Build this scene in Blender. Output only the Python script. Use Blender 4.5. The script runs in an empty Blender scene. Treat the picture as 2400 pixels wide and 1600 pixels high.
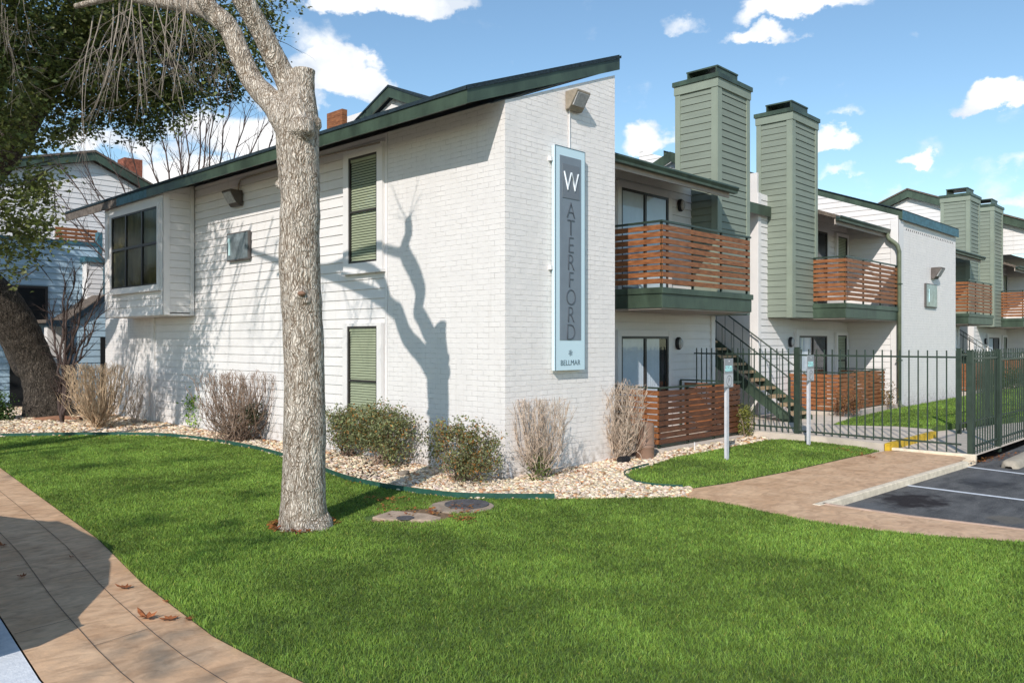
import bpy, bmesh, math, random
import numpy as np
from mathutils import Vector, Matrix
R = math.radians
random.seed(7); RNG = np.random.default_rng(7)
scene = bpy.context.scene
COL = scene.collection

# ---------------------------------------------------------------- camera
H, HZ, VL, VR = 2.0, 797., -797., 3000.
F = math.sqrt((1200-VL)*(VR-1200))
AX = np.array([VR-1200, F]); AX /= np.linalg.norm(AX)
AY = np.array([VL-1200, F]); AY /= np.linalg.norm(AY)
DC = H*F/(1124-HZ); CC = np.array([(1184-1200)/F*DC, DC])
CAM = np.array([-CC@AX, -CC@AY, H])
FWD = np.array([AX[1], AY[1], 0.]); RGT = np.array([AX[0], AY[0], 0.])
cd = bpy.data.cameras.new('camera'); cam = bpy.data.objects.new('camera', cd); COL.objects.link(cam)
cam.location = CAM
cam.rotation_euler = (R(90), 0, math.atan2(-FWD[0], FWD[1]))
cd.sensor_width = 36; cd.lens = 36*F/2400; cd.shift_y = -(800-HZ)/2400
cd.clip_start = .05; cd.clip_end = 3000
scene.camera = cam
# measuring helpers: a pixel of the 2400x1600 photograph to a point on a known plane
def ray(x, y): return (x-1200)/F*RGT+FWD+np.array([0, 0, -(y-HZ)/F])
def G(x, y, z=0.): r = ray(x, y); return CAM+(z-H)/r[2]*r
def PX(x, y, X=0.): r = ray(x, y); return CAM+(X-CAM[0])/r[0]*r
def PY(x, y, Y=0.): r = ray(x, y); return CAM+(Y-CAM[1])/r[1]*r
def AT(x, y, d): return CAM+d*ray(x, y)

# ---------------------------------------------------------------- sun, sky, exposure
SEL, SAZ = R(33.6), math.atan2(.515, 1)
SD = Vector((math.cos(SEL)*math.cos(SAZ), math.cos(SEL)*math.sin(SAZ), -math.sin(SEL)))
sl = bpy.data.lights.new('sun', 'SUN'); sl.energy = 3.8; sl.angle = R(.55); sl.color = (1, .945, .885)
so = bpy.data.objects.new('sun', sl); COL.objects.link(so)
so.rotation_euler = SD.to_track_quat('-Z', 'Y').to_euler()
scene.view_settings.view_transform = 'Standard'; scene.view_settings.look = 'None'
scene.view_settings.gamma = 1; scene.view_settings.exposure = 0.13
W = bpy.data.worlds.new('World'); scene.world = W; W.use_nodes = True
wn, wl = W.node_tree.nodes, W.node_tree.links; wn.clear()
def wN(t, **k):
    n = wn.new(t)
    for a, b in k.items(): setattr(n, a, b)
    return n
def wM(op, a, b=None, c=None):
    n = wN('ShaderNodeMath', operation=op)
    for i, v in enumerate((a, b, c)):
        if v is None: continue
        if isinstance(v, (int, float)): n.inputs[i].default_value = v
        else: wl.new(v, n.inputs[i])
    return n.outputs[0]
sky = wN('ShaderNodeTexSky'); sky.sky_type = 'NISHITA'; sky.sun_disc = False
sky.sun_elevation = SEL; sky.sun_rotation = math.atan2(-SD.x, -SD.y)
sky.air_density = 1.0; sky.dust_density = .15; sky.ozone_density = 1.6
geo = wN('ShaderNodeNewGeometry'); sep = wN('ShaderNodeSeparateXYZ')
neg = wN('ShaderNodeVectorMath', operation='SCALE'); neg.inputs['Scale'].default_value = -1
wl.new(geo.outputs['Incoming'], neg.inputs[0]); wl.new(neg.outputs[0], sep.inputs[0])
az = wM('ARCTAN2', sep.outputs[1], sep.outputs[0]); el = wM('ARCSINE', sep.outputs[2])
def azel(x, y):
    r = ray(x, y); r = r/np.linalg.norm(r); return math.atan2(r[1], r[0]), math.asin(r[2])
CLOUDS = [(880, 10, 270, 66, 1.5), (1020, 22, 100, 52, 1.2), (735, 95, 95, 62, .6), (770, 170, 130, 92, 1.7), (850, 205, 80, 52, 1.3), (690, 235, 120, 60, 1.3),
  (1600, 58, 75, 30, .62), (1870, 18, 190, 58, 1.5), (1790, 82, 120, 26, 1.1), (1985, 15, 80, 35, .7), (2330, 235, 105, 46, 1.4), (2270, 258, 60, 22, .8),
  (1520, 330, 95, 50, 1.5), (1955, 342, 80, 34, 1.2), (1975, 392, 60, 18, .5), (2145, 374, 42, 15, .62), (2150, 80, 26, 12, .4),
  (1975, 280, 60, 16, .32), (2385, 390, 45, 25, .3), (2100, 462, 70, 25, .3), (560, 330, 200, 80, 1.1), (260, 345, 200, 55, 1.1), (470, 430, 260, 70, 1.2),
  (2390, 475, 60, 20, .4), (2700, 300, 200, 60, .8), (3000, 120, 200, 60, .9), (-300, 300, 200, 60, .8)]
tc = wN('ShaderNodeVectorMath', operation='MULTIPLY'); tc.inputs[1].default_value = (1, 1, 1.35)
wl.new(neg.outputs[0], tc.inputs[0])
nz = wN('ShaderNodeTexNoise'); nz.inputs['Scale'].default_value = 11; nz.inputs['Detail'].default_value = 9; nz.inputs['Roughness'].default_value = .58
wl.new(tc.outputs[0], nz.inputs['Vector'])
nz2 = wN('ShaderNodeTexNoise'); nz2.inputs['Scale'].default_value = 26; nz2.inputs['Detail'].default_value = 6
wl.new(tc.outputs[0], nz2.inputs['Vector'])
wc = wN('ShaderNodeTexNoise'); wc.inputs['Scale'].default_value = 13; wc.inputs['Detail'].default_value = 7; wc.inputs['Roughness'].default_value = .6; wl.new(tc.outputs[0], wc.inputs['Vector'])
ws = wN('ShaderNodeSeparateColor'); wl.new(wc.outputs['Color'], ws.inputs[0])
az = wM('ADD', az, wM('MULTIPLY', wM('SUBTRACT', ws.outputs[0], .5), .10)); el = wM('ADD', el, wM('MULTIPLY', wM('SUBTRACT', ws.outputs[1], .5), .075))
acc = None
for (x, y, rx, ry, w) in CLOUDS:
    a0, e0 = azel(x, y); a1, _ = azel(x+rx, y); _, e1 = azel(x, y-ry)
    da = wM('DIVIDE', wM('SUBTRACT', az, a0), abs(a1-a0)); de = wM('DIVIDE', wM('SUBTRACT', el, e0), abs(e1-e0))
    # flatter bases: squash the lower side
    de2 = wM('MULTIPLY', de, wM('ADD', 1.0, wM('MULTIPLY', wM('LESS_THAN', de, 0.0), .7)))
    q = wM('MULTIPLY', wM('MAXIMUM', wM('SUBTRACT', 1.0, wM('ADD', wM('MULTIPLY', da, da), wM('MULTIPLY', de2, de2))), -.6), w)
    acc = q if acc is None else wM('MAXIMUM', acc, q)
den = wM('ADD', acc, wM('MULTIPLY', wM('SUBTRACT', nz.outputs[0], .5), 2.6))
den = wM('ADD', den, wM('MULTIPLY', wM('SUBTRACT', nz2.outputs[0], .5), 1.1))
mr = wN('ShaderNodeMapRange', interpolation_type='SMOOTHSTEP'); wl.new(den, mr.inputs[0])
mr.inputs[1].default_value = .10; mr.inputs[2].default_value = .95
ccr = wN('ShaderNodeValToRGB'); nzs = wN('ShaderNodeTexNoise'); nzs.inputs['Scale'].default_value = 15; nzs.inputs['Detail'].default_value = 7; wl.new(tc.outputs[0], nzs.inputs['Vector'])
wl.new(nzs.outputs[0], ccr.inputs[0])
ccr.color_ramp.elements[0].position = .36; ccr.color_ramp.elements[0].color = (5.3, 5.8, 6.5, 1)
ccr.color_ramp.elements[1].position = .56; ccr.color_ramp.elements[1].color = (8.0, 8.0, 8.0, 1)
tint = wN('ShaderNodeMix', data_type='RGBA', blend_type='MULTIPLY'); tint.inputs[0].default_value = 1
wl.new(sky.outputs[0], tint.inputs[6]); tint.inputs[7].default_value = (1.0, 1.12, 1.11, 1)
cm = wN('ShaderNodeMix', data_type='RGBA'); wl.new(mr.outputs[0], cm.inputs[0]); wl.new(tint.outputs[2], cm.inputs[6]); wl.new(ccr.outputs[0], cm.inputs[7])
bg = wN('ShaderNodeBackground'); bg.inputs[1].default_value = .135; wl.new(cm.outputs[2], bg.inputs[0])
wo = wN('ShaderNodeOutputWorld'); wl.new(bg.outputs[0], wo.inputs[0])

# ---------------------------------------------------------------- materials
MATS = {}
def mat(name, col, rough=.7, var=0., vscale=4., bump=0., bscale=60., spec=.3, metal=0., stretch=(1, 1, 1), col2=None, attr=None, dist=.01, detail=5., trans=0.):
    """principled material with noise colour variation and noise bump"""
    m = bpy.data.materials.new(name); m.use_nodes = True; MATS[name] = m
    n, l = m.node_tree.nodes, m.node_tree.links
    p = n['Principled BSDF']; p.inputs['Roughness'].default_value = rough
    p.inputs['Specular IOR Level'].default_value = spec; p.inputs['Metallic'].default_value = metal
    p.inputs['Base Color'].default_value = (*col, 1)
    tcn = n.new('ShaderNodeTexCoord'); mp = n.new('ShaderNodeMapping'); mp.inputs['Scale'].default_value = stretch
    l.new(tcn.outputs['Object'], mp.inputs[0])
    if var or col2:
        nt = n.new('ShaderNodeTexNoise'); nt.inputs['Scale'].default_value = vscale; nt.inputs['Detail'].default_value = detail; nt.inputs['Roughness'].default_value = .6
        l.new(mp.outputs[0], nt.inputs[0])
        cr = n.new('ShaderNodeValToRGB'); l.new(nt.outputs[0], cr.inputs[0])
        c2 = col2 if col2 else tuple(c*(1+var) for c in col); c1 = col if col2 else tuple(c*(1-var) for c in col)
        cr.color_ramp.elements[0].position = .34; cr.color_ramp.elements[0].color = (*c1, 1)
        cr.color_ramp.elements[1].position = .66; cr.color_ramp.elements[1].color = (*c2, 1)
        out = cr.outputs[0]
    else:
        rg = n.new('ShaderNodeRGB'); rg.outputs[0].default_value = (*col, 1); out = rg.outputs[0]
    if attr:
        an = n.new('ShaderNodeAttribute'); an.attribute_name = attr
        mx = n.new('ShaderNodeMix'); mx.data_type = 'RGBA'; mx.blend_type = 'MULTIPLY'; mx.inputs[0].default_value = 1
        l.new(out, mx.inputs[6]); l.new(an.outputs['Color'], mx.inputs[7]); out = mx.outputs[2]
    l.new(out, p.inputs['Base Color'])
    if bump:
        bt = n.new('ShaderNodeTexNoise'); bt.inputs['Scale'].default_value = bscale; bt.inputs['Detail'].default_value = 6
        l.new(mp.outputs[0], bt.inputs[0])
        b = n.new('ShaderNodeBump'); b.inputs['Strength'].default_value = bump; b.inputs['Distance'].default_value = dist
        l.new(bt.outputs[0], b.inputs['Height']); l.new(b.outputs[0], p.inputs['Normal'])
    if trans:
        tr = n.new('ShaderNodeBsdfTranslucent'); ms = n.new('ShaderNodeMixShader'); ms.inputs[0].default_value = trans
        l.new(out, tr.inputs[0]); l.new(p.outputs[0], ms.inputs[1]); l.new(tr.outputs[0], ms.inputs[2])
        l.new(ms.outputs[0], n['Material Output'].inputs[0])
    return m

def brick_mat(name, col, axis, amp=.9):
    """painted brick: thick paint over running bond; axis = the horizontal world axis of the wall"""
    m = bpy.data.materials.new(name); m.use_nodes = True; MATS[name] = m
    n, l = m.node_tree.nodes, m.node_tree.links; p = n['Principled BSDF']
    p.inputs['Roughness'].default_value = .62; p.inputs['Specular IOR Level'].default_value = .25
    tcn = n.new('ShaderNodeTexCoord'); sp = n.new('ShaderNodeSeparateXYZ'); cb = n.new('ShaderNodeCombineXYZ')
    l.new(tcn.outputs['Object'], sp.inputs[0]); l.new(sp.outputs[axis], cb.inputs[0]); l.new(sp.outputs[2], cb.inputs[1])
    dn = n.new('ShaderNodeTexNoise'); dn.inputs['Scale'].default_value = 7; dn.inputs['Detail'].default_value = 3; l.new(tcn.outputs['Object'], dn.inputs[0])
    va = n.new('ShaderNodeVectorMath'); va.operation = 'MULTIPLY_ADD'; l.new(dn.outputs['Color'], va.inputs[0]); va.inputs[1].default_value = (.03, .024, 0); l.new(cb.outputs[0], va.inputs[2])
    bt = n.new('ShaderNodeTexBrick'); l.new(va.outputs[0], bt.inputs['Vector'])
    bt.inputs['Scale'].default_value = 1; bt.inputs['Brick Width'].default_value = .235; bt.inputs['Row Height'].default_value = .0785
    bt.inputs['Mortar Size'].default_value = .0075; bt.inputs['Mortar Smooth'].default_value = .5; bt.inputs['Bias'].default_value = 0
    bt.inputs['Color1'].default_value = (1, 1, 1, 1); bt.inputs['Color2'].default_value = (.55, .55, .55, 1); bt.inputs['Mortar'].default_value = (0, 0, 0, 1)
    fn = n.new('ShaderNodeTexNoise'); fn.inputs['Scale'].default_value = 45; fn.inputs['Detail'].default_value = 6; l.new(tcn.outputs['Object'], fn.inputs[0])
    # patchy depth so that some joints are painted over
    pn = n.new('ShaderNodeTexNoise'); pn.inputs['Scale'].default_value = 2.6; pn.inputs['Detail'].default_value = 4; l.new(tcn.outputs['Object'], pn.inputs[0])
    pr = n.new('ShaderNodeMapRange'); l.new(pn.outputs[0], pr.inputs[0]); pr.inputs[1].default_value = .35; pr.inputs[2].default_value = .65; pr.inputs[3].default_value = .08; pr.inputs[4].default_value = 1
    h1 = n.new('ShaderNodeMath'); h1.operation = 'MULTIPLY'; l.new(bt.outputs['Color'], h1.inputs[0]); l.new(pr.outputs[0], h1.inputs[1])
    h2 = n.new('ShaderNodeMath'); h2.operation = 'MULTIPLY_ADD'; l.new(fn.outputs[0], h2.inputs[0]); h2.inputs[1].default_value = .45; l.new(h1.outputs[0], h2.inputs[2])
    b = n.new('ShaderNodeBump'); b.inputs['Strength'].default_value = amp; b.inputs['Distance'].default_value = .009
    l.new(h2.outputs[0], b.inputs['Height']); l.new(b.outputs[0], p.inputs['Normal'])
    # grime sits in the joints and in faint streaks
    mx = n.new('ShaderNodeMix'); mx.data_type = 'RGBA'
    gr = n.new('ShaderNodeMath'); gr.operation = 'MULTIPLY'; l.new(bt.outputs['Fac'], gr.inputs[0])
    g2 = n.new('ShaderNodeMapRange'); l.new(dn.outputs[0], g2.inputs[0]); g2.inputs[1].default_value = .42; g2.inputs[2].default_value = .62; g2.inputs[3].default_value = .0; g2.inputs[4].default_value = .30
    l.new(g2.outputs[0], gr.inputs[1]); l.new(gr.outputs[0], mx.inputs[0])
    cr = n.new('ShaderNodeValToRGB'); l.new(pn.outputs[0], cr.inputs[0])
    cr.color_ramp.elements[0].position = .3; cr.color_ramp.elements[0].color = (*[c*.93 for c in col], 1); cr.color_ramp.elements[1].position = .7; cr.color_ramp.elements[1].color = (*col, 1)
    l.new(cr.outputs[0], mx.inputs[6]); mx.inputs[7].default_value = (.30, .28, .26, 1)
    splash(n, l, tcn, mx.outputs[2], p)
    return m

def splash(n, l, tcn, src, p, z0=.02, z1=.55):
    """soil splashed on the foot of a wall and thin run-down streaks: real dirt, fixed to the wall"""
    sp = n.new('ShaderNodeSeparateXYZ'); l.new(tcn.outputs['Object'], sp.inputs[0])
    r = n.new('ShaderNodeMapRange'); l.new(sp.outputs[2], r.inputs[0]); r.inputs[1].default_value = z0; r.inputs[2].default_value = z1; r.inputs[3].default_value = .75; r.inputs[4].default_value = 0
    a = n.new('ShaderNodeTexNoise'); a.inputs['Scale'].default_value = 9; a.inputs['Detail'].default_value = 7; l.new(tcn.outputs['Object'], a.inputs[0])
    b = n.new('ShaderNodeMapRange'); l.new(a.outputs[0], b.inputs[0]); b.inputs[1].default_value = .42; b.inputs[2].default_value = .68
    c = n.new('ShaderNodeMath'); c.operation = 'MULTIPLY'; l.new(r.outputs[0], c.inputs[0]); l.new(b.outputs[0], c.inputs[1])
    mp = n.new('ShaderNodeMapping'); mp.inputs['Scale'].default_value = (7, 7, .35); l.new(tcn.outputs['Object'], mp.inputs[0])
    d = n.new('ShaderNodeTexNoise'); d.inputs['Scale'].default_value = 1.6; d.inputs['Detail'].default_value = 5; l.new(mp.outputs[0], d.inputs[0])
    e = n.new('ShaderNodeMapRange'); l.new(d.outputs[0], e.inputs[0]); e.inputs[1].default_value = .58; e.inputs[2].default_value = .8; e.inputs[3].default_value = 0; e.inputs[4].default_value = .16
    f = n.new('ShaderNodeMath'); f.operation = 'MAXIMUM'; l.new(c.outputs[0], f.inputs[0]); l.new(e.outputs[0], f.inputs[1])
    m = n.new('ShaderNodeMix'); m.data_type = 'RGBA'; l.new(f.outputs[0], m.inputs[0]); l.new(src, m.inputs[6]); m.inputs[7].default_value = (.36, .29, .23, 1); l.new(m.outputs[2], p.inputs['Base Color'])

def glass_mat(name, tintc=(.55, .62, .5), fac=.2, rough=.02, edge=.9):
    m = bpy.data.materials.new(name); m.use_nodes = True; MATS[name] = m
    n, l = m.node_tree.nodes, m.node_tree.links; n.remove(n['Principled BSDF'])
    t = n.new('ShaderNodeBsdfTransparent'); t.inputs[0].default_value = (*tintc, 1)
    g = n.new('ShaderNodeBsdfGlossy'); g.inputs['Roughness'].default_value = rough; g.inputs[0].default_value = (.9, .95, 1, 1)
    fr = n.new('ShaderNodeLayerWeight'); fr.inputs[0].default_value = .5
    pw_ = n.new('ShaderNodeMath'); pw_.operation = 'POWER'; l.new(fr.outputs['Facing'], pw_.inputs[0]); pw_.inputs[1].default_value = 3.5
    mr_ = n.new('ShaderNodeMath'); mr_.operation = 'MULTIPLY_ADD'; l.new(pw_.outputs[0], mr_.inputs[0]); mr_.inputs[1].default_value = edge; mr_.inputs[2].default_value = fac
    mx = n.new('ShaderNodeMixShader'); l.new(mr_.outputs[0], mx.inputs[0]); l.new(t.outputs[0], mx.inputs[1]); l.new(g.outputs[0], mx.inputs[2])
    l.new(mx.outputs[0], n['Material Output'].inputs[0]); return m

WHITE = mat('white_paint', (.76, .725, .70), .6, .035, 1.3, .12, 70)
WSID = mat('white_siding', (.76, .725, .70), .6, .04, 1.1, .25, 26, stretch=(1, 1, 6), dist=.004)
def dirty(m):
    n, l = m.node_tree.nodes, m.node_tree.links; p = n['Principled BSDF']; t = [k for k in n if k.type == 'TEX_COORD'][0]; splash(n, l, t, p.inputs['Base Color'].links[0].from_socket, p); return m
dirty(WSID)
STUCCO = mat('white_stucco', (.74, .70, .67), .8, .04, 2, .5, 90)
BRX = brick_mat('painted_brick_end_brightened', (.88, .82, .775), 0, .9)  # same white paint, lightened to make up for the weaker sun on end walls
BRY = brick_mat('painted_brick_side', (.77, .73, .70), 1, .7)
SOFF = mat('soffit_paint', (.42, .35, .30), .7, .08, 3, .1, 50)
GTRIM = mat('dark_green_trim', (.046, .070, .046), .45, .42, 2.2, .25, 30, stretch=(1, 1, .5), spec=.5)
GRAIL = mat('green_metal', (.030, .048, .034), .4, .2, 6, .1, 60, spec=.5)
BROWNF = mat('weathered_fascia', (.15, .125, .105), .8, .35, 8, .5, 30)
BLUEF = mat('sky_tinted_fascia', (.06, .15, .19), .55, .3, 7, .3, 30)  # green trim with the blue of reflected sky put into the colour
GSID = mat('sage_siding', (.222, .252, .202), .6, .07, 1.5, .2, 30, stretch=(1, 1, 5), dist=.004)
GSIDT = mat('sage_trim', (.258, .295, .232), .55, .07, 2)
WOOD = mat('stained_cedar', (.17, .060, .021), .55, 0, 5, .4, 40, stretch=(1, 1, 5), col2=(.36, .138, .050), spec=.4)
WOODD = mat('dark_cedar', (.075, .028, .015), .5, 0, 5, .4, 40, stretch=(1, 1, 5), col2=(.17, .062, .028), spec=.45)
SHING = mat('roof_shingle', (.085, .07, .06), .9, 0, 22, .9, 30, stretch=(1, 1, 1), col2=(.2, .155, .12), dist=.02)
SHINGD = mat('roof_edge', (.02, .035, .045), .9, .4, 30, .8, 40, dist=.02)
DARKM = mat('dark_bronze', (.035, .03, .028), .4, spec=.5)
BLIND = mat('blind_slat', (.40, .42, .32), .6, .05, 3)
VBLIND = mat('vertical_blind', (.66, .70, .72), .6, .06, 3)
VOID = mat('dark_interior', (.012, .013, .014), .9)
ROOM = mat('dim_interior', (.05, .06, .05), .9)
CONC = mat('concrete', (.62, .53, .44), .85, .12, 3, .4, 80)
CONCD = mat('worn_concrete', (.36, .28, .21), .85, .25, 6, .5, 60)
STAMP = None
GLASS = glass_mat('window_glass', (.90, .92, .86), .02, .02, .5)
GLASSB = glass_mat('bay_glass', (.75, .74, .62), .015, .12, .28)
GLASSD = glass_mat('door_glass', (.92, .95, .98), .06, .02, .5)
METAL = mat('bronze_lamp', (.07, .055, .045), .4, spec=.5)
LENS = mat('lamp_lens', (.42, .41, .40), .25, .2, 25, spec=.6)
BEIGEM = mat('beige_metal', (.30, .25, .19), .5, .15, 12)
STEEL = mat('galvanised_post', (.62, .62, .65), .45, .08, 10, metal=.1)
BLACKP = mat('black_plastic', (.02, .02, .022), .4)
def simple(name, col, rough=.6, **k): return MATS.get(name) or mat(name, col, rough, **k)

# ---------------------------------------------------------------- mesh helpers
class MB:
    def __init__(s): s.v = []; s.f = []; s.m = []
    def poly(s, pts, m=0):
        i = len(s.v); s.v += [tuple(map(float, p)) for p in pts]; s.f.append(tuple(range(i, i+len(pts)))); s.m.append(m); return s
    def hexa(s, c, m=0):
        i = len(s.v); s.v += [tuple(map(float, p)) for p in c]
        for f in ((0, 3, 2, 1), (4, 5, 6, 7), (0, 1, 5, 4), (1, 2, 6, 5), (2, 3, 7, 6), (3, 0, 4, 7)):
            s.f.append(tuple(i+k for k in f)); s.m.append(m)
        return s
    def box(s, x0, x1, y0, y1, z0, z1, m=0):
        x0, x1 = sorted((x0, x1)); y0, y1 = sorted((y0, y1)); z0, z1 = sorted((z0, z1))
        return s.hexa([(x0, y0, z0), (x1, y0, z0), (x1, y1, z0), (x0, y1, z0), (x0, y0, z1), (x1, y0, z1), (x1, y1, z1), (x0, y1, z1)], m)
    def prism(s, pts, d, m=0):
        """closed prism: polygon pts (3-D) swept by vector d"""
        n = len(pts); i = len(s.v); s.v += [tuple(map(float, p)) for p in pts]; s.v += [tuple(float(a+b) for a, b in zip(p, d)) for p in pts]
        s.f.append(tuple(range(i, i+n))); s.m.append(m); s.f.append(tuple(range(i+2*n-1, i+n-1, -1))); s.m.append(m)
        for k in range(n):
            s.f.append((i+(k+1) % n, i+k, i+n+k, i+n+(k+1) % n)); s.m.append(m)
        return s
    def tube(s, pts, rad, n=6, m=0, cap=True):
        pts = [Vector(p) for p in pts]; N = len(pts)
        if isinstance(rad, (int, float)): rad = [rad]*N
        i = len(s.v); up = None
        for k, p in enumerate(pts):
            t = (pts[min(k+1, N-1)]-pts[max(k-1, 0)])
            if t.length < 1e-9: t = Vector((0, 0, 1))
            t.normalize()
            if up is None: up = Vector((0, 0, 1)) if abs(t.z) < .9 else Vector((1, 0, 0))
            a = t.cross(up)
            if a.length < 1e-4: a = t.orthogonal()
            a.normalize(); b = t.cross(a).normalized(); up = b*-1 if False else up
            for j in range(n):
                q = 2*math.pi*j/n; w = p+(a*math.cos(q)+b*math.sin(q))*rad[k]; s.v.append((w.x, w.y, w.z))
        for k in range(N-1):
            for j in range(n):
                s.f.append((i+k*n+j, i+k*n+(j+1) % n, i+(k+1)*n+(j+1) % n, i+(k+1)*n+j)); s.m.append(m)
        if cap and n > 2:
            s.f.append(tuple(i+j for j in range(n-1, -1, -1))); s.m.append(m); s.f.append(tuple(i+(N-1)*n+j for j in range(n))); s.m.append(m)
        return s
    def lathe(s, prof, c, n=20, m=0):
        i = len(s.v)
        for r, z in prof:
            for j in range(n):
                q = 2*math.pi*j/n; s.v.append((c[0]+r*math.cos(q), c[1]+r*math.sin(q), c[2]+z))
        for k in range(len(prof)-1):
            for j in range(n): s.f.append((i+k*n+j, i+k*n+(j+1) % n, i+(k+1)*n+(j+1) % n, i+(k+1)*n+j)); s.m.append(m)
        s.f.append(tuple(i+(len(prof)-1)*n+j for j in range(n))); s.m.append(m)
        return s

def thing(name, label, cat, loc=(0, 0, 0), group=None):
    o = bpy.data.objects.new(name, None); o.empty_display_size = .2; COL.objects.link(o); o.location = loc
    tag(o, label, cat, group); return o
def tag(o, label=None, cat=None, group=None, kind=None):
    if label: o['label'] = label
    if cat: o['category'] = cat
    if group: o['group'] = group
    if kind: o['kind'] = kind
    return o
def wloc(o):
    p = Vector((0, 0, 0))
    while o: p += o.location; o = o.parent
    return p
def link(name, me, parent=None, smooth=False):
    o = bpy.data.objects.new(name, me); COL.objects.link(o)
    if parent is not None: o.parent = parent; o.location = -wloc(parent)
    if smooth: me.polygons.foreach_set('use_smooth', [True]*len(me.polygons))
    return o
def obj(name, mb, mats, parent=None, smooth=False, bevel=0):
    me = bpy.data.meshes.new(name); me.from_pydata(mb.v, [], mb.f)
    if not isinstance(mats, (list, tuple)): mats = [mats]
    for m in mats: me.materials.append(m)
    me.polygons.foreach_set('material_index', mb.m); me.update()
    o = link(name, me, parent, smooth)
    if bevel:
        b = o.modifiers.new('bevel', 'BEVEL'); b.width = bevel; b.segments = 2; b.limit_method = 'ANGLE'
    return o
def np_obj(name, V, Fq, mats, parent=None, col=None, mi=None, smooth=False):
    """V (n,3), Fq (k,4) or (k,3) arrays; col (n,3) colour per vertex"""
    me = bpy.data.meshes.new(name); k, c = Fq.shape
    me.vertices.add(len(V)); me.vertices.foreach_set('co', np.ascontiguousarray(V, dtype=np.float32).ravel())
    me.loops.add(k*c); me.loops.foreach_set('vertex_index', np.ascontiguousarray(Fq, dtype=np.int32).ravel())
    me.polygons.add(k); me.polygons.foreach_set('loop_start', np.arange(0, k*c, c, dtype=np.int32))
    me.polygons.foreach_set('loop_total', np.full(k, c, dtype=np.int32))
    if not isinstance(mats, (list, tuple)): mats = [mats]
    for m in mats: me.materials.append(m)
    if mi is not None: me.polygons.foreach_set('material_index', mi.astype(np.int32))
    me.update(calc_edges=True)
    if col is not None:
        a = me.color_attributes.new('tone', 'FLOAT_COLOR', 'POINT')
        a.data.foreach_set('color', np.concatenate([col, np.ones((len(col), 1))], 1).astype(np.float32).ravel())
    return link(name, me, parent, smooth)

def clip(poly, k, v, keep_above):
    out = []; n = len(poly)
    for i in range(n):
        p, q = poly[i], poly[(i+1) % n]
        a, b = (p[k]-v, q[k]-v) if keep_above else (v-p[k], v-q[k])
        if a >= 0: out.append(p)
        if a*b < 0:
            t = a/(a-b); out.append((p[0]+t*(q[0]-p[0]), p[1]+t*(q[1]-p[1])))
    return out
def face(plane, c, s):
    """map (a, z, out) to the world. plane 'X': wall in plane X=c facing s; 'Y' likewise"""
    if plane == 'X': return lambda a, z, o=0.: (c+s*o, a, z)
    return lambda a, z, o=0.: (a, c+s*o, z)
def siding(mb, P, poly, pitch=.167, z0=None, lip=.015, m=0, off=0):
    """lap siding boards over a convex wall outline given in (a, z)"""
    lo, hi = min(p[1] for p in poly), max(p[1] for p in poly); z = lo if z0 is None else z0
    while z > lo+1e-6: z -= pitch
    while z < hi:
        gp = .011 if pitch > .14 else .008
        b = clip(clip(poly, 1, z+gp, True), 1, z+pitch, False); s_ = clip(clip(poly, 1, z, True), 1, z+gp, False)
        if len(s_) >= 3: mb.poly([P(a, zz, off-.014) for a, zz in s_], m)      # the shadow gap under each board
        if len(b) >= 3 and max(p[1] for p in b)-min(p[1] for p in b) > .002:
            mb.poly([P(a, zz, off+lip*(1-(zz-z)/pitch)) for a, zz in b], m)
            a0 = [p for p in b if abs(p[1]-z-gp) < 1e-5]
            if len(a0) >= 2:
                a1, a2 = min(p[0] for p in a0), max(p[0] for p in a0)
                mb.poly([P(a1, z+gp, off-.014), P(a2, z+gp, off-.014), P(a2, z+gp, off+lip), P(a1, z+gp, off+lip)], m); mb.poly([P(a1, z, off-.014), P(a1, z, off), P(a2, z, off), P(a2, z, off-.014)], m)
        z += pitch
    return mb
def pbox(mb, P, a0, a1, z0, z1, o0, o1, m=0):
    c = [P(a0, z0, o0), P(a1, z0, o0), P(a1, z0, o1), P(a0, z0, o1), P(a0, z1, o0), P(a1, z1, o0), P(a1, z1, o1), P(a0, z1, o1)]
    return mb.hexa(c, m)

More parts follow.
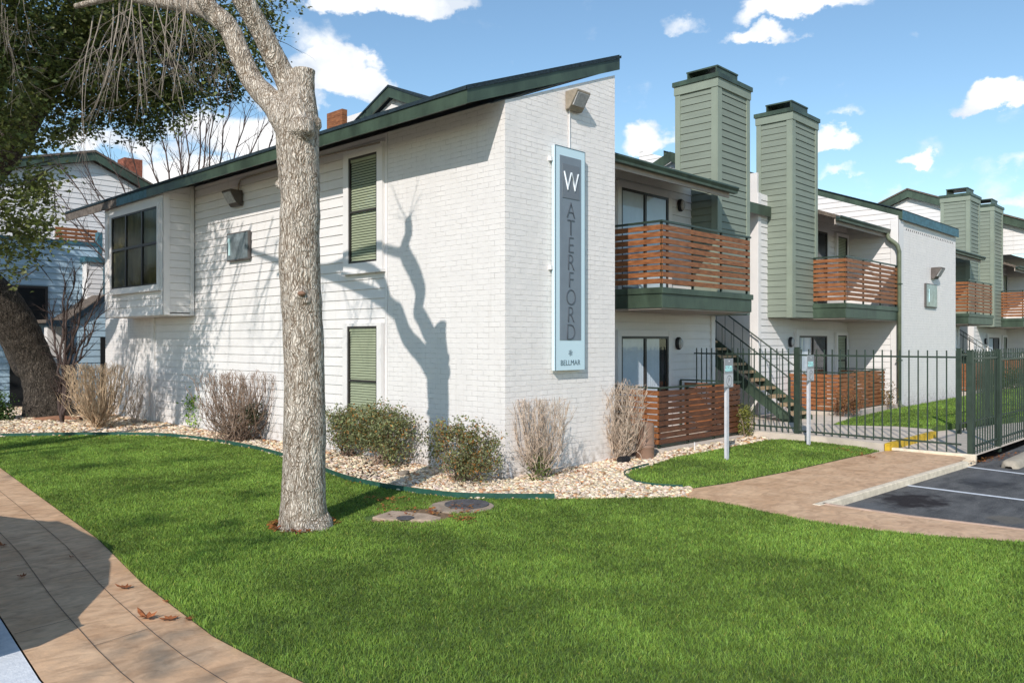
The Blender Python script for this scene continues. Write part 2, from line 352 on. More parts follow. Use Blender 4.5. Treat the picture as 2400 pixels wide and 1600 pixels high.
def window(parent, P, a0, a1, z0, z1, cas=.1, cols=(), rows=(), sill=True, blinds='h', glass=None, base=.0, backm=None, topcas=None, sash=.035, bm=None, drop=None, name='window'):
    """window = casing; sub-parts sash, pane, blind"""
    a0, a1 = min(a0, a1), max(a0, a1); tc_ = cas if topcas is None else topcas
    c = MB(); b = base
    pbox(c, P, a0-cas, a0, z0-cas*.9, z1+tc_, b, b+.075); pbox(c, P, a1, a1+cas, z0-cas*.9, z1+tc_, b, b+.075)
    pbox(c, P, a0, a1, z1, z1+tc_, b, b+.072); pbox(c, P, a0, a1, z0-cas*.9, z0, b, b+.078)
    if sill: pbox(c, P, a0-cas-.02, a1+cas+.02, z0-cas*.9-.05, z0-cas*.9, b, b+.1)
    w = obj(name, c, WHITE, parent)
    s = MB(); f = .035; d0, d1 = b+.028, b+.062
    for (x0, x1, y0, y1) in ((a0, a0+f, z0, z1), (a1-f, a1, z0, z1), (a0+f, a1-f, z0, z0+f), (a0+f, a1-f, z1-f, z1)): pbox(s, P, x0, x1, y0, y1, d0, d1)
    for x in cols: pbox(s, P, x-sash/2, x+sash/2, z0+f, z1-f, d0+.002, d1+.004)
    xs = sorted([a0+f]+[x for x in cols]+[a1-f])
    for y in rows:
        for i in range(len(xs)-1):
            l0 = xs[i]+(sash/2 if i else 0); l1 = xs[i+1]-(sash/2 if i+1 < len(xs)-1 else 0)
            pbox(s, P, l0, l1, y-sash/2, y+sash/2, d0+.004, d1+.002)
    obj('sash', s, DARKM, w)
    obj('pane', MB().poly([P(a0+f, z0+f, b+.045), P(a1-f, z0+f, b+.045), P(a1-f, z1-f, b+.045), P(a0+f, z1-f, b+.045)]), glass or GLASS, w)
    k = MB(); k.poly([P(a0, z0, b+.018), P(a1, z0, b+.018), P(a1, z1, b+.018), P(a0, z1, b+.018)]); obj('interior', k, backm or ROOM, w)
    bl = MB()
    if blinds == 'h':
        z = z1-f-.03; zb = z0+f if drop is None else drop
        pbox(bl, P, a0+f, a1-f, z1-f-.05, z1-f, b+.021, b+.043)
        z = z1-f-.075
        while z > zb:
            bl.poly([P(a0+f+.012, z-.021, b+.036), P(a1-f-.012, z-.021, b+.036), P(a1-f-.012, z+.013, b+.024), P(a0+f+.012, z+.013, b+.024)]); z -= .045
    elif blinds == 'v':
        x = a0+f
        while x < a1-f-.02:
            j = random.uniform(-.006, .006)
            bl.poly([P(x, z0+f, b+.024+j), P(x+.078, z0+f, b+.040+j*.3), P(x+.078, z1-f, b+.040+j*.3), P(x, z1-f, b+.024+j)]); x += .085
    if bl.f: obj('blind', bl, bm or (VBLIND if blinds == 'v' else BLIND), w)
    return w

def sliding_door(parent, P, a0, a1, z0, z1, dark_from=.5, base=0., cas=.12):
    c = MB(); b = base
    pbox(c, P, a0-cas, a0, z0, z1+cas, b, b+.075); pbox(c, P, a1, a1+cas, z0, z1+cas, b, b+.075); pbox(c, P, a0, a1, z1, z1+cas, b, b+.072)
    d = obj('sliding_door', c, WHITE, parent)
    s = MB(); f = .05; mid = a0+(a1-a0)*.5
    for (x0, x1, y0, y1) in ((a0, a0+f, z0, z1), (a1-f, a1, z0, z1), (a0+f, a1-f, z0, z0+f), (a0+f, a1-f, z1-f, z1), (mid-.035, mid+.035, z0+f, z1-f)): pbox(s, P, x0, x1, y0, y1, b+.028, b+.065)
    pbox(s, P, a1-f-.05, a1-f-.02, z0+.9, z0+1.15, b+.065, b+.095)
    obj('sash', s, DARKM, d)
    obj('pane', MB().poly([P(a0+f, z0+f, b+.046), P(a1-f, z0+f, b+.046), P(a1-f, z1-f, b+.046), P(a0+f, z1-f, b+.046)]), GLASSD, d)
    obj('interior', MB().poly([P(a0, z0, b+.018), P(a1, z0, b+.018), P(a1, z1, b+.018), P(a0, z1, b+.018)]), VOID, d)
    bl = MB(); x = a0+f; lim = a0+(a1-a0)*dark_from
    while x < lim:
        j = random.uniform(-.004, .006)
        bl.poly([P(x, z0+f, b+.023+j), P(x+.075, z0+f, b+.040), P(x+.075, z1-f, b+.040), P(x, z1-f, b+.023+j)]); x += .084
    obj('blind', bl, VBLIND, d); return d

def slat_panel(mb, P, a0, a1, z0, n, pitch, h, o0, o1, m=0, gaps=None):
    """horizontal boards; each run is cut into board lengths with small vertical play"""
    for k in range(n):
        z = z0+k*pitch; x = a0
        while x < a1-.01:
            e = min(a1, x+random.uniform(1.5, 2.4)); 
            if a1-e < .4: e = a1
            dz = random.uniform(-.006, .006); dz2 = dz+random.uniform(-.006, .006); do = random.uniform(-.004, .004)
            c = [P(x+.002, z+dz, o0+do), P(e-.002, z+dz2, o0+do), P(e-.002, z+dz2, o1+do), P(x+.002, z+dz, o1+do), P(x+.002, z+dz+h, o0+do), P(e-.002, z+dz2+h, o0+do), P(e-.002, z+dz2+h, o1+do), P(x+.002, z+dz+h, o1+do)]
            mb.hexa(c, m); x = e
    return mb

# ================================================================ BUILDINGS
SL = .372                                   # roof slope
def railing(parent, X0, X1, Y0, Y1, z0, n, pitch=.1215, h=.088, wood=None, ztop=None, left=True, right=True):
    """slatted guard on a balcony: front along X at Y0, sides along Y"""
    r = obj('railing', slat_panel(slat_panel(MB(), face('Y', Y0, -1), X0, X1, z0, n, pitch, h, 0, .022),
        face('X', X0, -1), Y0, Y1, z0, n, pitch, h, 0, .022) if left else slat_panel(MB(), face('Y', Y0, -1), X0, X1, z0, n, pitch, h, 0, .022), wood or WOOD, parent)
    zt = ztop or z0+n*pitch+.01
    f = MB(); f.box(X0-.03, X1+.04, Y0-.035, Y0+.03, zt, zt+.035)
    if left: f.box(X0-.032, X0+.03, Y0+.03, Y1, zt, zt+.034)
    return r, f, zt
def posts(f, X0, X1, Y0, zb, zt, k=4, left_y=None):
    for i in range(k):
        x = X0+.03+(X1-X0-.08)*i/(k-1); f.box(x-.02, x+.02, Y0+.004, Y0+.042, zb, zt)
    if left_y: f.box(X0+.004, X0+.04, left_y-.04, left_y, zb, zt)

def chimney(parent, X0, X1, Y0, Y1, zb, zt, label=None):
    c = MB(); body = [(X0, zb), (X1, zb), (X1, zt), (X0, zt)]
    siding(c, face('Y', Y0, -1), body, .155, zb); siding(c, face('X', X0, -1), [(Y0, zb), (Y1, zb), (Y1, zt), (Y0, zt)], .155, zb)
    siding(c, face('X', X1, 1), [(Y0, zb), (Y1, zb), (Y1, zt), (Y0, zt)], .155, zb)
    c.poly([(X0, Y0, zb), (X0, Y1, zb), (X1, Y1, zb), (X1, Y0, zb)]); c.poly([(X0, Y1, zb), (X1, Y1, zb), (X1, Y1, zt), (X0, Y1, zt)])
    o = obj('chimney', c, GSID, parent)
    t = MB(); w = .16; e = .028
    # corner boards and head boards
    P = face('Y', Y0, -1); pbox(t, P, X0-e, X0+w, zb, zt-.2, .002, e); pbox(t, P, X1-w*.75, X1+e, zb, zt-.2, .002, e)
    P = face('X', X0, -1); pbox(t, P, Y0, Y0+w*.8, zb, zt-.2, .002, e); pbox(t, P, Y1-w*.8, Y1, zb, zt-.2, .002, e)
    P = face('X', X1, 1); pbox(t, P, Y0, Y0+w*.8, zb, zt-.2, .002, e)
    t.box(X0-.045, X1+.045, Y0-.045, Y1+.02, zt-.2, zt-.01)
    obj('corner_board', t, GSIDT, o)
    k = MB(); k.box(X0-.075, X1+.075, Y0-.075, Y1+.05, zt-.01, zt+.09); obj('cap', k, GTRIM, o)
    s = MB(); cx, cy = (X0+X1)/2, (Y0+Y1)/2; a, b = (X1-X0)*.33, (Y1-Y0)*.36; z = zt+.09
    s.box(cx-a, cx+a, cy-b-.0, cy-b+.03, z, z+.24); s.box(cx-a, cx+a, cy+b-.03, cy+b, z, z+.24)
    s.box(cx-a, cx+a, cy-b-.02, cy+b+.02, z+.24, z+.275); s.box(cx-a, cx-a+.02, cy-b+.03, cy+b-.03, z, z+.06)
    obj('spark_arrestor', s, GTRIM, o); return o

def gutter_roof(parent, X0, X1, Yg, zg, Yb, name='porch_roof', gut=True):
    """roof sloping up from a gutter along X at Yg to Yb"""
    s = MB(); z1 = zg+(Yb-Yg)*SL
    s.prism([(X0, Yg, zg), (X0, Yb, z1), (X0, Yb, z1+.10), (X0, Yg, zg+.10)], (X1-X0, 0, 0))
    r = obj(name, s, SHING, parent)
    u = MB(); u.poly([(X0, Yg+.02, zg-.004), (X1, Yg+.02, zg-.004), (X1, Yb, z1-.004), (X0, Yb, z1-.004)]); u.box(X0+.02, X1-.02, Yg+.02, Yg+.05, zg-.15, zg-.004)
    obj('fascia', u, SOFF, r)
    if gut:
        g = MB(); y = Yg
        g.prism([(X0, y-.13, zg+.07), (X0, y-.135, zg+.04), (X0, y-.10, zg-.02), (X0, y-.095, zg-.06), (X0, y+.0, zg-.06), (X0, y+.0, zg+.06), (X0, y-.012, zg+.06), (X0, y-.012, zg-.045), (X0, y-.085, zg-.045), (X0, y-.118, zg+.05), (X0, y-.118, zg+.07)], (X1-X0+.12, 0, 0))
        obj('gutter', g, GTRIM, r)
    return r

def wall_lamp(P, a, z, label, group='oval wall lamps beside the patio doors'):
    """oval bulkhead lamp on a wall"""
    c = P(a, z, 0); t = thing('wall_lamp', label, 'lamp', c, group)
    n = Vector(P(a, z, 1))-Vector(P(a, z, 0)); h = Vector(P(a+1, z, 0))-Vector(P(a, z, 0))
    def ell(rx, rz, d): return [Vector(c)+h*rx*math.cos(q)+Vector((0, 0, 1))*rz*math.sin(q)+n*d for q in [2*math.pi*k/20 for k in range(20)]]
    def loft(rings):
        m = MB(); 
        for r_ in rings: m.v += [tuple(p) for p in r_]
        for k in range(len(rings)-1):
            for j in range(20): m.f.append((k*20+j, k*20+(j+1) % 20, (k+1)*20+(j+1) % 20, (k+1)*20+j)); m.m.append(0)
        m.f.append(tuple((len(rings)-1)*20+j for j in range(20))); m.m.append(0); return m
    obj('housing', loft([ell(.085, .135, .002), ell(.09, .14, .05), ell(.075, .125, .075)]), BLACKP, t, True)
    obj('lens', loft([ell(.062, .112, .07), ell(.06, .108, .10), ell(.04, .08, .122)]), LENS, t, True)
    return t

def recess_a(B, dx, far=False):
    """left half of a stair pair: sliding doors behind a balcony that ends at a chimney"""
    YW = 1.45; x0 = 2.636+dx; xe = 8.42+dx; P = face('Y', YW, -1)
    w = MB(); siding(w, P, [(x0, 0), (xe, 0), (xe, 5.42), (x0, 5.42)], .167, .02)
    w.box(xe-.14, xe+.02, YW-.045, YW+.09, 0, 2.56); w.poly([(xe+.02, YW, 0), (xe+.02, 9, 0), (xe+.02, 9, 5.42), (xe+.02, YW, 5.42)])
    obj('recess_wall', w, WSID, B)
    sliding_door(B, P, 4.72+dx, 6.42+dx, .12, 2.08, .78, .014)
    sliding_door(B, P, 4.72+dx, 6.42+dx, 3.0, 5.02, 1.0, .014)
    # balcony: floor, fascia, guard
    b = MB(); X0, X1, Y0 = 4.014+dx, 7.40+dx, -.03
    b.box(X0, X1, Y0, YW-.02, 2.585, 2.84); b.box(X0-.025, X1+.025, Y0-.03, YW-.02, 2.84, 2.95)
    bal = obj('balcony', b, GTRIM, B, bevel=.006)
    u = MB(); u.box(X0+.03, X1-.03, Y0+.03, YW-.03, 2.56, 2.584); obj('ceiling', u, SOFF, bal)
    r, f, zt = railing(bal, X0+.03, X1-.06, Y0+.03, YW-.03, 3.02, 9, ztop=4.125); posts(f, X0+.03, X1-.06, Y0+.03, 2.95, 4.125, 4, YW-.05); obj('rail_frame', f, GRAIL, bal)
    chimney(B, 7.45+dx, 8.87+dx, .8, 1.84, 2.57, 7.70)
    gutter_roof(B, x0+.012, 7.12+dx, .3, 5.13, 3.6, 'porch_roof')
    gutter_roof(B, 8.9+dx, 11.1+dx, 1.35, 5.28, 3.6, 'stair_roof', False)
    e = MB(); e.box(8.9+dx, 11.1+dx, 1.32, 1.349, 5.12, 5.38); obj('stair_fascia', e, GTRIM, B)

def recess_b(B, dx, right=True):
    """right half of a stair pair: chimney, balcony and windows"""
    YW = 1.45; xs = 10.62+dx; xe = 16.4+dx; P = face('Y', YW, -1)
    w = MB(); siding(w, P, [(xs, 0), (xe, 0), (xe, 5.7), (xs, 5.7)], .167, .02)
    pbox(w, P, xs-.02, xs+.13, 0, 5.7, .0, .03); obj('recess_wall', w, WSID, B)
    s = MB(); s.box(xs-.02, xs+.05, YW, 8, 0, 6.2); obj('stair_side_wall', s, STUCCO, B)
    sliding_door(B, P, 12.86+dx, 14.72+dx, .12, 2.12, .42, .014, .16)
    window(B, P, 15.50+dx, 16.18+dx, .72, 2.14, .09, sill=False, blinds='h', rows=(1.4,), base=.014)
    sliding_door(B, P, 12.9+dx, 14.75+dx, 3.0, 5.08, .3, .014)
    window(B, P, 15.52+dx, 16.22+dx, 3.6, 5.06, .09, sill=False, blinds='h', base=.014)
    b = MB(); X0, X1, Y0 = 12.4+dx, 16.37+dx, -.06
    b.box(X0, X1, Y0, YW-.02, 2.57, 2.83); b.box(X0-.025, X1+.0, Y0-.03, YW-.02, 2.83, 2.95)
    bal = obj('balcony', b, GTRIM, B, bevel=.006)
    u = MB(); u.box(X0+.03, X1-.01, Y0+.03, YW-.03, 2.545, 2.569); obj('ceiling', u, SOFF, bal)
    r, f, zt = railing(bal, X0+.03, X1-.08, Y0+.03, .79, 3.02, 9, ztop=4.12); posts(f, X0+.03, X1-.08, Y0+.03, 2.95, 4.12, 4, .78); obj('rail_frame', f, GRAIL, bal)
    chimney(B, 11.15+dx, 12.63+dx, .8, 1.74, 2.57, 7.72)
    gutter_roof(B, 12.66+dx, 16.36+dx, .3, 5.16, 3.0, 'porch_roof')

# ---------------------------------------------------------------- corner building
A = thing('apartment_building', 'nearest white apartment block with bay window, long green eave and tall brick end', 'building', (0, 0, 0))
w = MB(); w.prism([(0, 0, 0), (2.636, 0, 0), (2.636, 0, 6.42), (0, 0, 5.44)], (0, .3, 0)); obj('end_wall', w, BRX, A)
w = MB(); w.poly([(0, .3, 0), (0, 2.72, 0), (0, 2.72, 5.46), (0, .3, 5.46)]); w.poly([(-.002, -.0, 0), (-.002, .3, 0), (-.002, .3, 5.44), (-.002, .0, 5.44)]); w.poly([(0, 2.72, 0), (.035, 2.72, 0), (.035, 2.72, 5.46), (0, 2.72, 5.46)])
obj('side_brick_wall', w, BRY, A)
P = face('X', .03, -1)
w = MB(); siding(w, P, [(2.72, 0), (15.06, 0), (15.06, 5.47), (2.72, 5.47)], .1675, .02)
w.box(2.60, 2.63, .3, 15.06, 0, 6.40); w.box(.0, 2.6, 15.06, 15.1, 0, 5.48)
pbox(w, P, 2.735, 2.80, 0, 5.45, .0, .028)
obj('clapboard_wall', w, WSID, A)
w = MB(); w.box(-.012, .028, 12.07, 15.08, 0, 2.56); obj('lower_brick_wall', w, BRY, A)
w = MB(); w.box(-.03, .028, 11.93, 12.07, 0, 2.56); obj('corner_board', w, WHITE, A)
# windows of the side wall
window(A, P, 2.947, 3.766, 3.33, 5.17, .15, rows=(4.22,), base=.014, drop=3.36)
window(A, P, 2.947, 3.80, .62, 2.24, .13, rows=(1.30,), base=.014, topcas=.05)
# bay
b = MB(); XB = -.667; PB = face('X', XB, -1)
siding(b, PB, [(9.83, 2.62), (13.2, 2.62), (13.2, 5.3), (9.83, 5.3)], .1675, 2.60)
siding(b, face('Y', 9.83, -1), [(XB, 2.62), (.0, 2.62), (.0, 5.5), (XB, 5.26)], .1675, 2.60)
b.box(XB, .02, 13.2, 13.22, 2.6, 5.3)
bay = obj('bay_window', b, WSID, A)
c = MB(); pbox(c, PB, 9.80, 9.93, 2.56, 5.25, 0, .035); pbox(c, PB, 13.02, 13.2, 2.56, 5.25, 0, .035); pbox(c, PB, 9.93, 13.02, 2.56, 2.62, 0, .03)
PS = face('Y', 9.83, -1); pbox(c, PS, XB-.035, XB+.11, 2.56, 5.25, .002, .032); pbox(c, PS, -.09, .0, 2.56, 5.42, .002, .03); c.box(XB, 0.02, 9.84, 13.2, 2.55, 2.6)
pbox(c, PB, 9.93, 13.02, 5.05, 5.22, 0, .03)
obj('corner_board', c, WHITE, bay)
window(A, PB, 10.03, 12.656, 3.24, 4.98, .1, cols=(11.792, 10.858), rows=(4.17,), blinds='', glass=GLASSB, base=.014, topcas=.07, sash=.06, backm=mat('curtain', (.115, .105, .06), .9, .5, 2.2, stretch=(1, 1, .4)))
# main roof: eave along Y at X=-.8, rake over the end wall
YE = 15.74; XR = 2.70; XE = -.8; zE = 5.215
r = MB(); zt = lambda x: zE+(x-XE)*SL
r.prism([(XE, -.05, zt(XE)+.195), (XR, -.05, zt(XR)+.195), (XR, -.05, zt(XR)+.25), (XE, -.05, zt(XE)+.25)], (0, YE+.05, 0))
roof = obj('roof', r, SHINGD, A)
u = MB(); u.poly([(XE+.03, .0, zt(XE+.03)+.035), (XE+.03, YE-.03, zt(XE+.03)+.035), (XR-.03, YE-.03, zt(XR-.03)+.035), (XR-.03, .0, zt(XR-.03)+.035)]); obj('soffit', u, SOFF, roof)
f = MB(); f.box(XE-.0, XE+.03, -.024, 10.45, zE, zE+.205); f.prism([(XE, -.055, zE-.0), (XR, -.055, zt(XR)), (XR, -.055, zt(XR)+.20), (XE, -.055, zE+.20)], (0, .03, 0)); f.box(XR-.03, XR, -.02, YE, zt(XR)+.02, zt(XR)+.195)
obj('fascia', f, GTRIM, roof)
obj('drip_edge', MB().box(XE-.02, XE-.001, -.07, YE, zE+.185, zE+.228).prism([(XE-.02, -.075, zE+.18), (XR+.02, -.075, zt(XR)+.19), (XR+.02, -.075, zt(XR)+.235), (XE-.02, -.075, zE+.225)], (0, .019, 0)), SHINGD, roof)
obj('eave_board', MB().box(XE-.0, XE+.03, 10.45, 12.2, zE, zE+.205), BLUEF, roof)  # green board coloured blue for the sky it reflects
obj('worn_eave_board', MB().box(XE-.0, XE+.03, 12.2, YE, zE-.01, zE+.20), BROWNF, roof)
recess_a(A, 0)

# gable, cedar screen and parapet showing above the eave
XG = 3.6; ap = PX(915, 205, XG); lf = PX(825, 300, XG); rt = PX(1014, 238, XG); gy, gz = ap[1], ap[2]
def ext(q, k): return (gy+(q[1]-gy)*k, gz+(q[2]-gz)*k)
(ly, lz), (ry, rz) = ext(lf, 1.5), ext(rt, 1.5); g = MB(); dv = .24
siding(g, face('X', XG+.1, -1), [(ry, min(rz, lz)-.6), (ly, min(rz, lz)-.6), (ly, lz-dv), (gy, gz-dv), (ry, rz-dv)], .18)
gg = obj('rear_gable', g, WSID, A)
t = MB().prism([(XG-.06, gy, gz-dv), (XG-.06, gy, gz), (XG-.06, ly, lz), (XG-.06, ly, lz-dv)], (.04, 0, 0)).prism([(XG-.06, gy, gz-dv), (XG-.06, gy, gz), (XG-.06, ry, rz), (XG-.06, ry, rz-dv)], (.04, 0, 0))
obj('fascia', t, GTRIM, gg)
t = MB().prism([(XG-.08, gy, gz), (XG-.08, gy, gz+.05), (XG-.08, ly, lz+.05), (XG-.08, ly, lz)], (2.5, 0, 0)).prism([(XG-.08, gy, gz), (XG-.08, gy, gz+.05), (XG-.08, ry, rz+.05), (XG-.08, ry, rz)], (2.5, 0, 0))
obj('gable_roof', t, SHINGD, gg)
t = MB(); a = PX(766, 267, 4.2); b_ = PX(802, 254, 4.2); n = 6
for k in range(n): t.box(4.2, 4.23, b_[1], a[1], a[2]-.16*(k+1)+.008, a[2]-.16*k)
for k in range(n): t.box(4.23, 4.36, b_[1]-.0, b_[1]+.03, a[2]-.16*(k+1)+.008, a[2]-.16*k)
obj('roof_screen', t, WOOD, A)
t = MB(); q = PX(806, 276, 5.0); q2 = PX(850, 290, 5.0); t.box(5.0, 5.15, q2[1]-.6, q[1], 6.0, q[2]); obj('parapet', t, WHITE, A)

# ---------------------------------------------------------------- middle building
B = thing('apartment_building', 'middle white apartment block between the stairs and the downspout corner', 'building', (10.6, 0, 0))
recess_b(B, 0)
XW = 16.4; w = MB()
siding(w, face('X', XW, -1), [(0.02, 0), (9, 0), (9, 5.6+9*SL), (0.02, 5.62)], .167, .02)
obj('side_wall', w, WSID, B)
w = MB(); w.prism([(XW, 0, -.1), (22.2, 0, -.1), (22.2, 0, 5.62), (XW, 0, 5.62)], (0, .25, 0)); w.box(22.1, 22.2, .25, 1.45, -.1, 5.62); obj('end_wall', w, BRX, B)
w = MB(); w.box(XW-.03, XW+.42, -.035, -.002, -.1, 5.5); w.box(XW-.035, XW-.0, -.035, .18, -.1, 5.5); obj('corner_board', w, WHITE, B)
w = MB(); YF = -.10; zb = float(PY(2180, 529, YF)[2])+.02; x0, x1 = float(PY(2114, 508, YF)[0]), float(PY(2247, 551, YF)[0])
zb = 5.535
w.prism([(x0, YF, zb+.2), (x0, 8, zb+.2+8.1*SL), (x0, 8, zb+.26+8.1*SL), (x0, YF, zb+.26)], (x1-x0, 0, 0)); rf = obj('roof', w, SHINGD, B)
w = MB(); w.prism([(x0, YF-.005, zb-.03), (x0, 8, zb-.03+8.1*SL), (x0, 8, zb+.23+8.1*SL), (x0, YF-.005, zb+.23)], (.035, 0, 0)); obj('rake_board', w, GTRIM, rf)
w = MB(); w.box(x0+.036, x1, YF-.005, YF+.025, zb-.03, zb+.225); obj('eave_board', w, BLUEF, rf)
w = MB(); w.poly([(x0+.04, YF+.03, zb), (x1, YF+.03, zb), (x1, 0, zb+.03), (x0+.04, 0, zb+.03)]); obj('soffit', w, SOFF, rf)
for k in range(26): x = XW+.75+k*.185; obj('weep_vent', MB().box(x, x+.04, -.006, .0, 5.265, 5.31), VOID, B)
recess_a(B, 19.65)
D = thing('downspout', 'green downspout at the corner of the far brick end wall', 'downspout', (16.3, -.1, 0))
p0 = PX(2078, 535, 16.25)
w = MB(); w.tube([(16.25, .24, 5.1), (16.25, .2, 4.95), (16.25, .02, 4.8), (16.25, -.05, 4.72), (16.27, -.09, 4.55), (16.27, -.09, .22)], .06, 8); OLV = mat('olive_downspout', (.135, .155, .10), .5, .15, 5); obj('pipe', w, OLV, D, True)
w = MB(); w.tube([(16.27, -.09, .26), (16.27, -.12, .12), (16.27, -.3, .03)], .062, 8); obj('shoe', w, OLV, D, True)
for z in (3.6, 1.4): obj('strap', MB().box(16.2, 16.345, -.16, -.02, z, z+.04), GTRIM, D)

C_ = thing('apartment_building', 'farthest white apartment block at the right edge, behind the second pair of green chimneys', 'building', (30.2, 0, 0))
recess_b(C_, 19.65)
w = MB(); siding(w, face('X', 36.05, -1), [(0, 0), (9, 0), (9, 9), (0, 5.6)], .167, .02); w.box(36.05, 42, 0, .2, 0, 5.6); obj('side_wall', w, WSID, C_)

# upper gables far behind the middle building
def far_gable(px, Xp, halfw, label, drop=.42, depth=7, zlo=5.8):
    ap = PX(px[0], px[1], Xp); o = thing('gabled_house', label, 'house', (Xp, ap[1], 0)); g = MB()
    Y, Z = ap[1], ap[2]; zb = Z-.35-halfw*drop
    siding(g, face('X', Xp, -1), [(Y-halfw, zlo), (Y+halfw, zlo), (Y+halfw, zb), (Y, Z-.35), (Y-halfw, zb)], .2, 0)
    g.poly([(Xp, Y-halfw, zlo), (Xp+depth, Y-halfw, zlo), (Xp+depth, Y-halfw, zb), (Xp, Y-halfw, zb)])
    obj('wall', g, WSID, o); t = MB(); e = halfw+.35
    for s_ in (-1, 1): t.prism([(Xp-.25, Y, Z-.36), (Xp-.25, Y, Z), (Xp-.25, Y+s_*e, Z-e*drop), (Xp-.25, Y+s_*e, Z-e*drop-.36)], (.05, 0, 0))
    obj('fascia', t, GTRIM, o); t = MB()
    for s_ in (-1, 1): t.prism([(Xp-.3, Y, Z), (Xp-.3, Y, Z+.07), (Xp-.3, Y+s_*e, Z-e*drop+.07), (Xp-.3, Y+s_*e, Z-e*drop)], (depth, 0, 0))
    obj('roof', t, SHING, o); return o
far_gable((2131, 446), 33, 5.4, 'white gable with green fascia rising behind the far brick end wall', .41)
cb = thing('brick_chimney', 'small red brick chimney poking above the middle roofline', 'chimney', (30, 12, 0))
q = PY(2019, 468, 12); q2 = PY(2038, 466, 12); obj('stack', MB().box(q[0], q2[0], 12, 12.8, 5, q[2]-.12), simple('red_brick', (.26, .09, .055), .8, var=.4, vscale=9), cb)
obj('crown', MB().box(q[0]-.06, q2[0]+.06, 11.94, 12.86, q[2]-.12, q[2]), simple('red_brick', (.3, .1, .06)), cb)
q = PY(2055, 476, 12); q3 = PX(1565, 360, 6.5)
# little gable left of the first chimney
XD = 8.3; ap = PX(1575, 357, XD); Y, Z = ap[1], ap[2]; g = MB()
siding(g, face('X', XD+.05, -1), [(Y-.3, Z-1.2), (Y+1.5, Z-1.2), (Y+1.5, Z-.8), (Y, Z-.2), (Y-.3, Z-.32)], .167); gg = obj('rear_dormer', g, WSID, A)
t = MB()
for s_, q_ in ((-1, .3), (1, 1.7)): t.prism([(XD-.1, Y, Z-.24), (XD-.1, Y, Z), (XD-.1, Y+s_*q_, Z-.41*q_), (XD-.1, Y+s_*q_, Z-.24-.41*q_)], (.05, 0, 0))
obj('fascia', t, GTRIM, gg)

# ---------------------------------------------------------------- left background: house with gable and white wing coloured as in blue shade
L = thing('gabled_house', 'white house behind the oak with white wing tinted blue-grey as shade and lean-to entry', 'house', (1, 20, 0))
Yb = 20.; Pb = face('Y', Yb, -1)
def yb(x, y, Y=Yb): q = PY(x, y, Y); return q[0], q[2]
WSH = mat('shade_tinted_siding', (.40, .53, .62), .55, .05, 1.5, .25, 26, stretch=(1, 1, 6), dist=.004)  # white siding with its blue shade put into the colour
a = yb(-260, 560); b_ = yb(230, 577); w = MB(); siding(w, Pb, [(a[0], -.3), (b_[0]+4, -.3), (b_[0]+4, 3.3), (b_[0], 3.3), (b_[0], b_[1]), (a[0], b_[1])] if False else [(a[0], -.3), (b_[0], -.3), (b_[0], b_[1]), (a[0], b_[1])], .2, -.3, .03)
siding(w, Pb, [(b_[0], -.3), (b_[0]+5, -.3), (b_[0]+5, 3.4), (b_[0], 3.4)], .2, -.3, .03)
obj('wing_wall', w, WSH, L)
w = MB(); w.box(a[0], b_[0]+.05, Yb-.06, Yb+.2, b_[1], b_[1]+.1); w.box(b_[0]-.02, b_[0]+.12, Yb-.05, Yb+.2, 3.3, b_[1]+.45); obj('parapet_cap', w, BLUEF, L)
Yg = 24.; ap = PY(216, 360, Yg); s1 = PY(120, 385, Yg); s2 = PY(365, 447, Yg)
sl_l = .26; sl_r = (ap[2]-s2[2])/(s2[0]-ap[0])
g = MB(); siding(g, face('Y', Yg, -1), [(ap[0]-9, 0), (ap[0]+6, 0), (ap[0]+6, ap[2]-.3-6*sl_r), (ap[0], ap[2]-.3), (ap[0]-9, ap[2]-.3-9*sl_l)], .2, 0, .02); obj('gable_wall', g, WSID, L)
t = MB(); t.prism([(ap[0], Yg-.3, ap[2]-.3), (ap[0], Yg-.3, ap[2]), (ap[0]+6.4, Yg-.3, ap[2]-6.4*sl_r), (ap[0]+6.4, Yg-.3, ap[2]-6.4*sl_r-.3)], (0, .05, 0)); t.prism([(ap[0], Yg-.3, ap[2]-.3), (ap[0], Yg-.3, ap[2]), (ap[0]-9.4, Yg-.3, ap[2]-9.4*sl_l), (ap[0]-9.4, Yg-.3, ap[2]-9.4*sl_l-.3)], (0, .05, 0)); obj('fascia', t, GTRIM, L)
t = MB(); t.prism([(ap[0], Yg-.35, ap[2]), (ap[0], Yg-.35, ap[2]+.08), (ap[0]+6.4, Yg-.35, ap[2]-6.4*sl_r+.08), (ap[0]+6.4, Yg-.35, ap[2]-6.4*sl_r)], (0, 8, 0)); t.prism([(ap[0], Yg-.35, ap[2]), (ap[0], Yg-.35, ap[2]+.08), (ap[0]-9.4, Yg-.35, ap[2]-9.4*sl_l+.08), (ap[0]-9.4, Yg-.35, ap[2]-9.4*sl_l)], (0, 8, 0)); obj('roof', t, SHING, L)
q = PY(313, 372, 25); t = MB().box(q[0]-.35, q[0]+.35, 25, 25.7, q[2]-2.2, q[2]); obj('brick_chimney', t, simple('red_brick', (.3, .1, .06)), L)
# cedar screen above the parapet
x0, z0 = PY(130, 562, Yb+1)[0], PY(228, 540, Yb+1)[2]; x1 = PY(228, 540, Yb+1)[0]; t = MB()
for k in range(6): t.box(x0, x1, Yb+1, Yb+1.03, z0-.13*(k+1)+.03, z0-.13*k)
sc = obj('roof_screen', t, WOOD, L); t = MB()
for k in range(5): x = x0+(x1-x0)*k/4; t.box(x-.03, x+.03, Yb+1.03, Yb+1.09, z0-1, z0)
obj('screen_post', t, WHITE, sc)
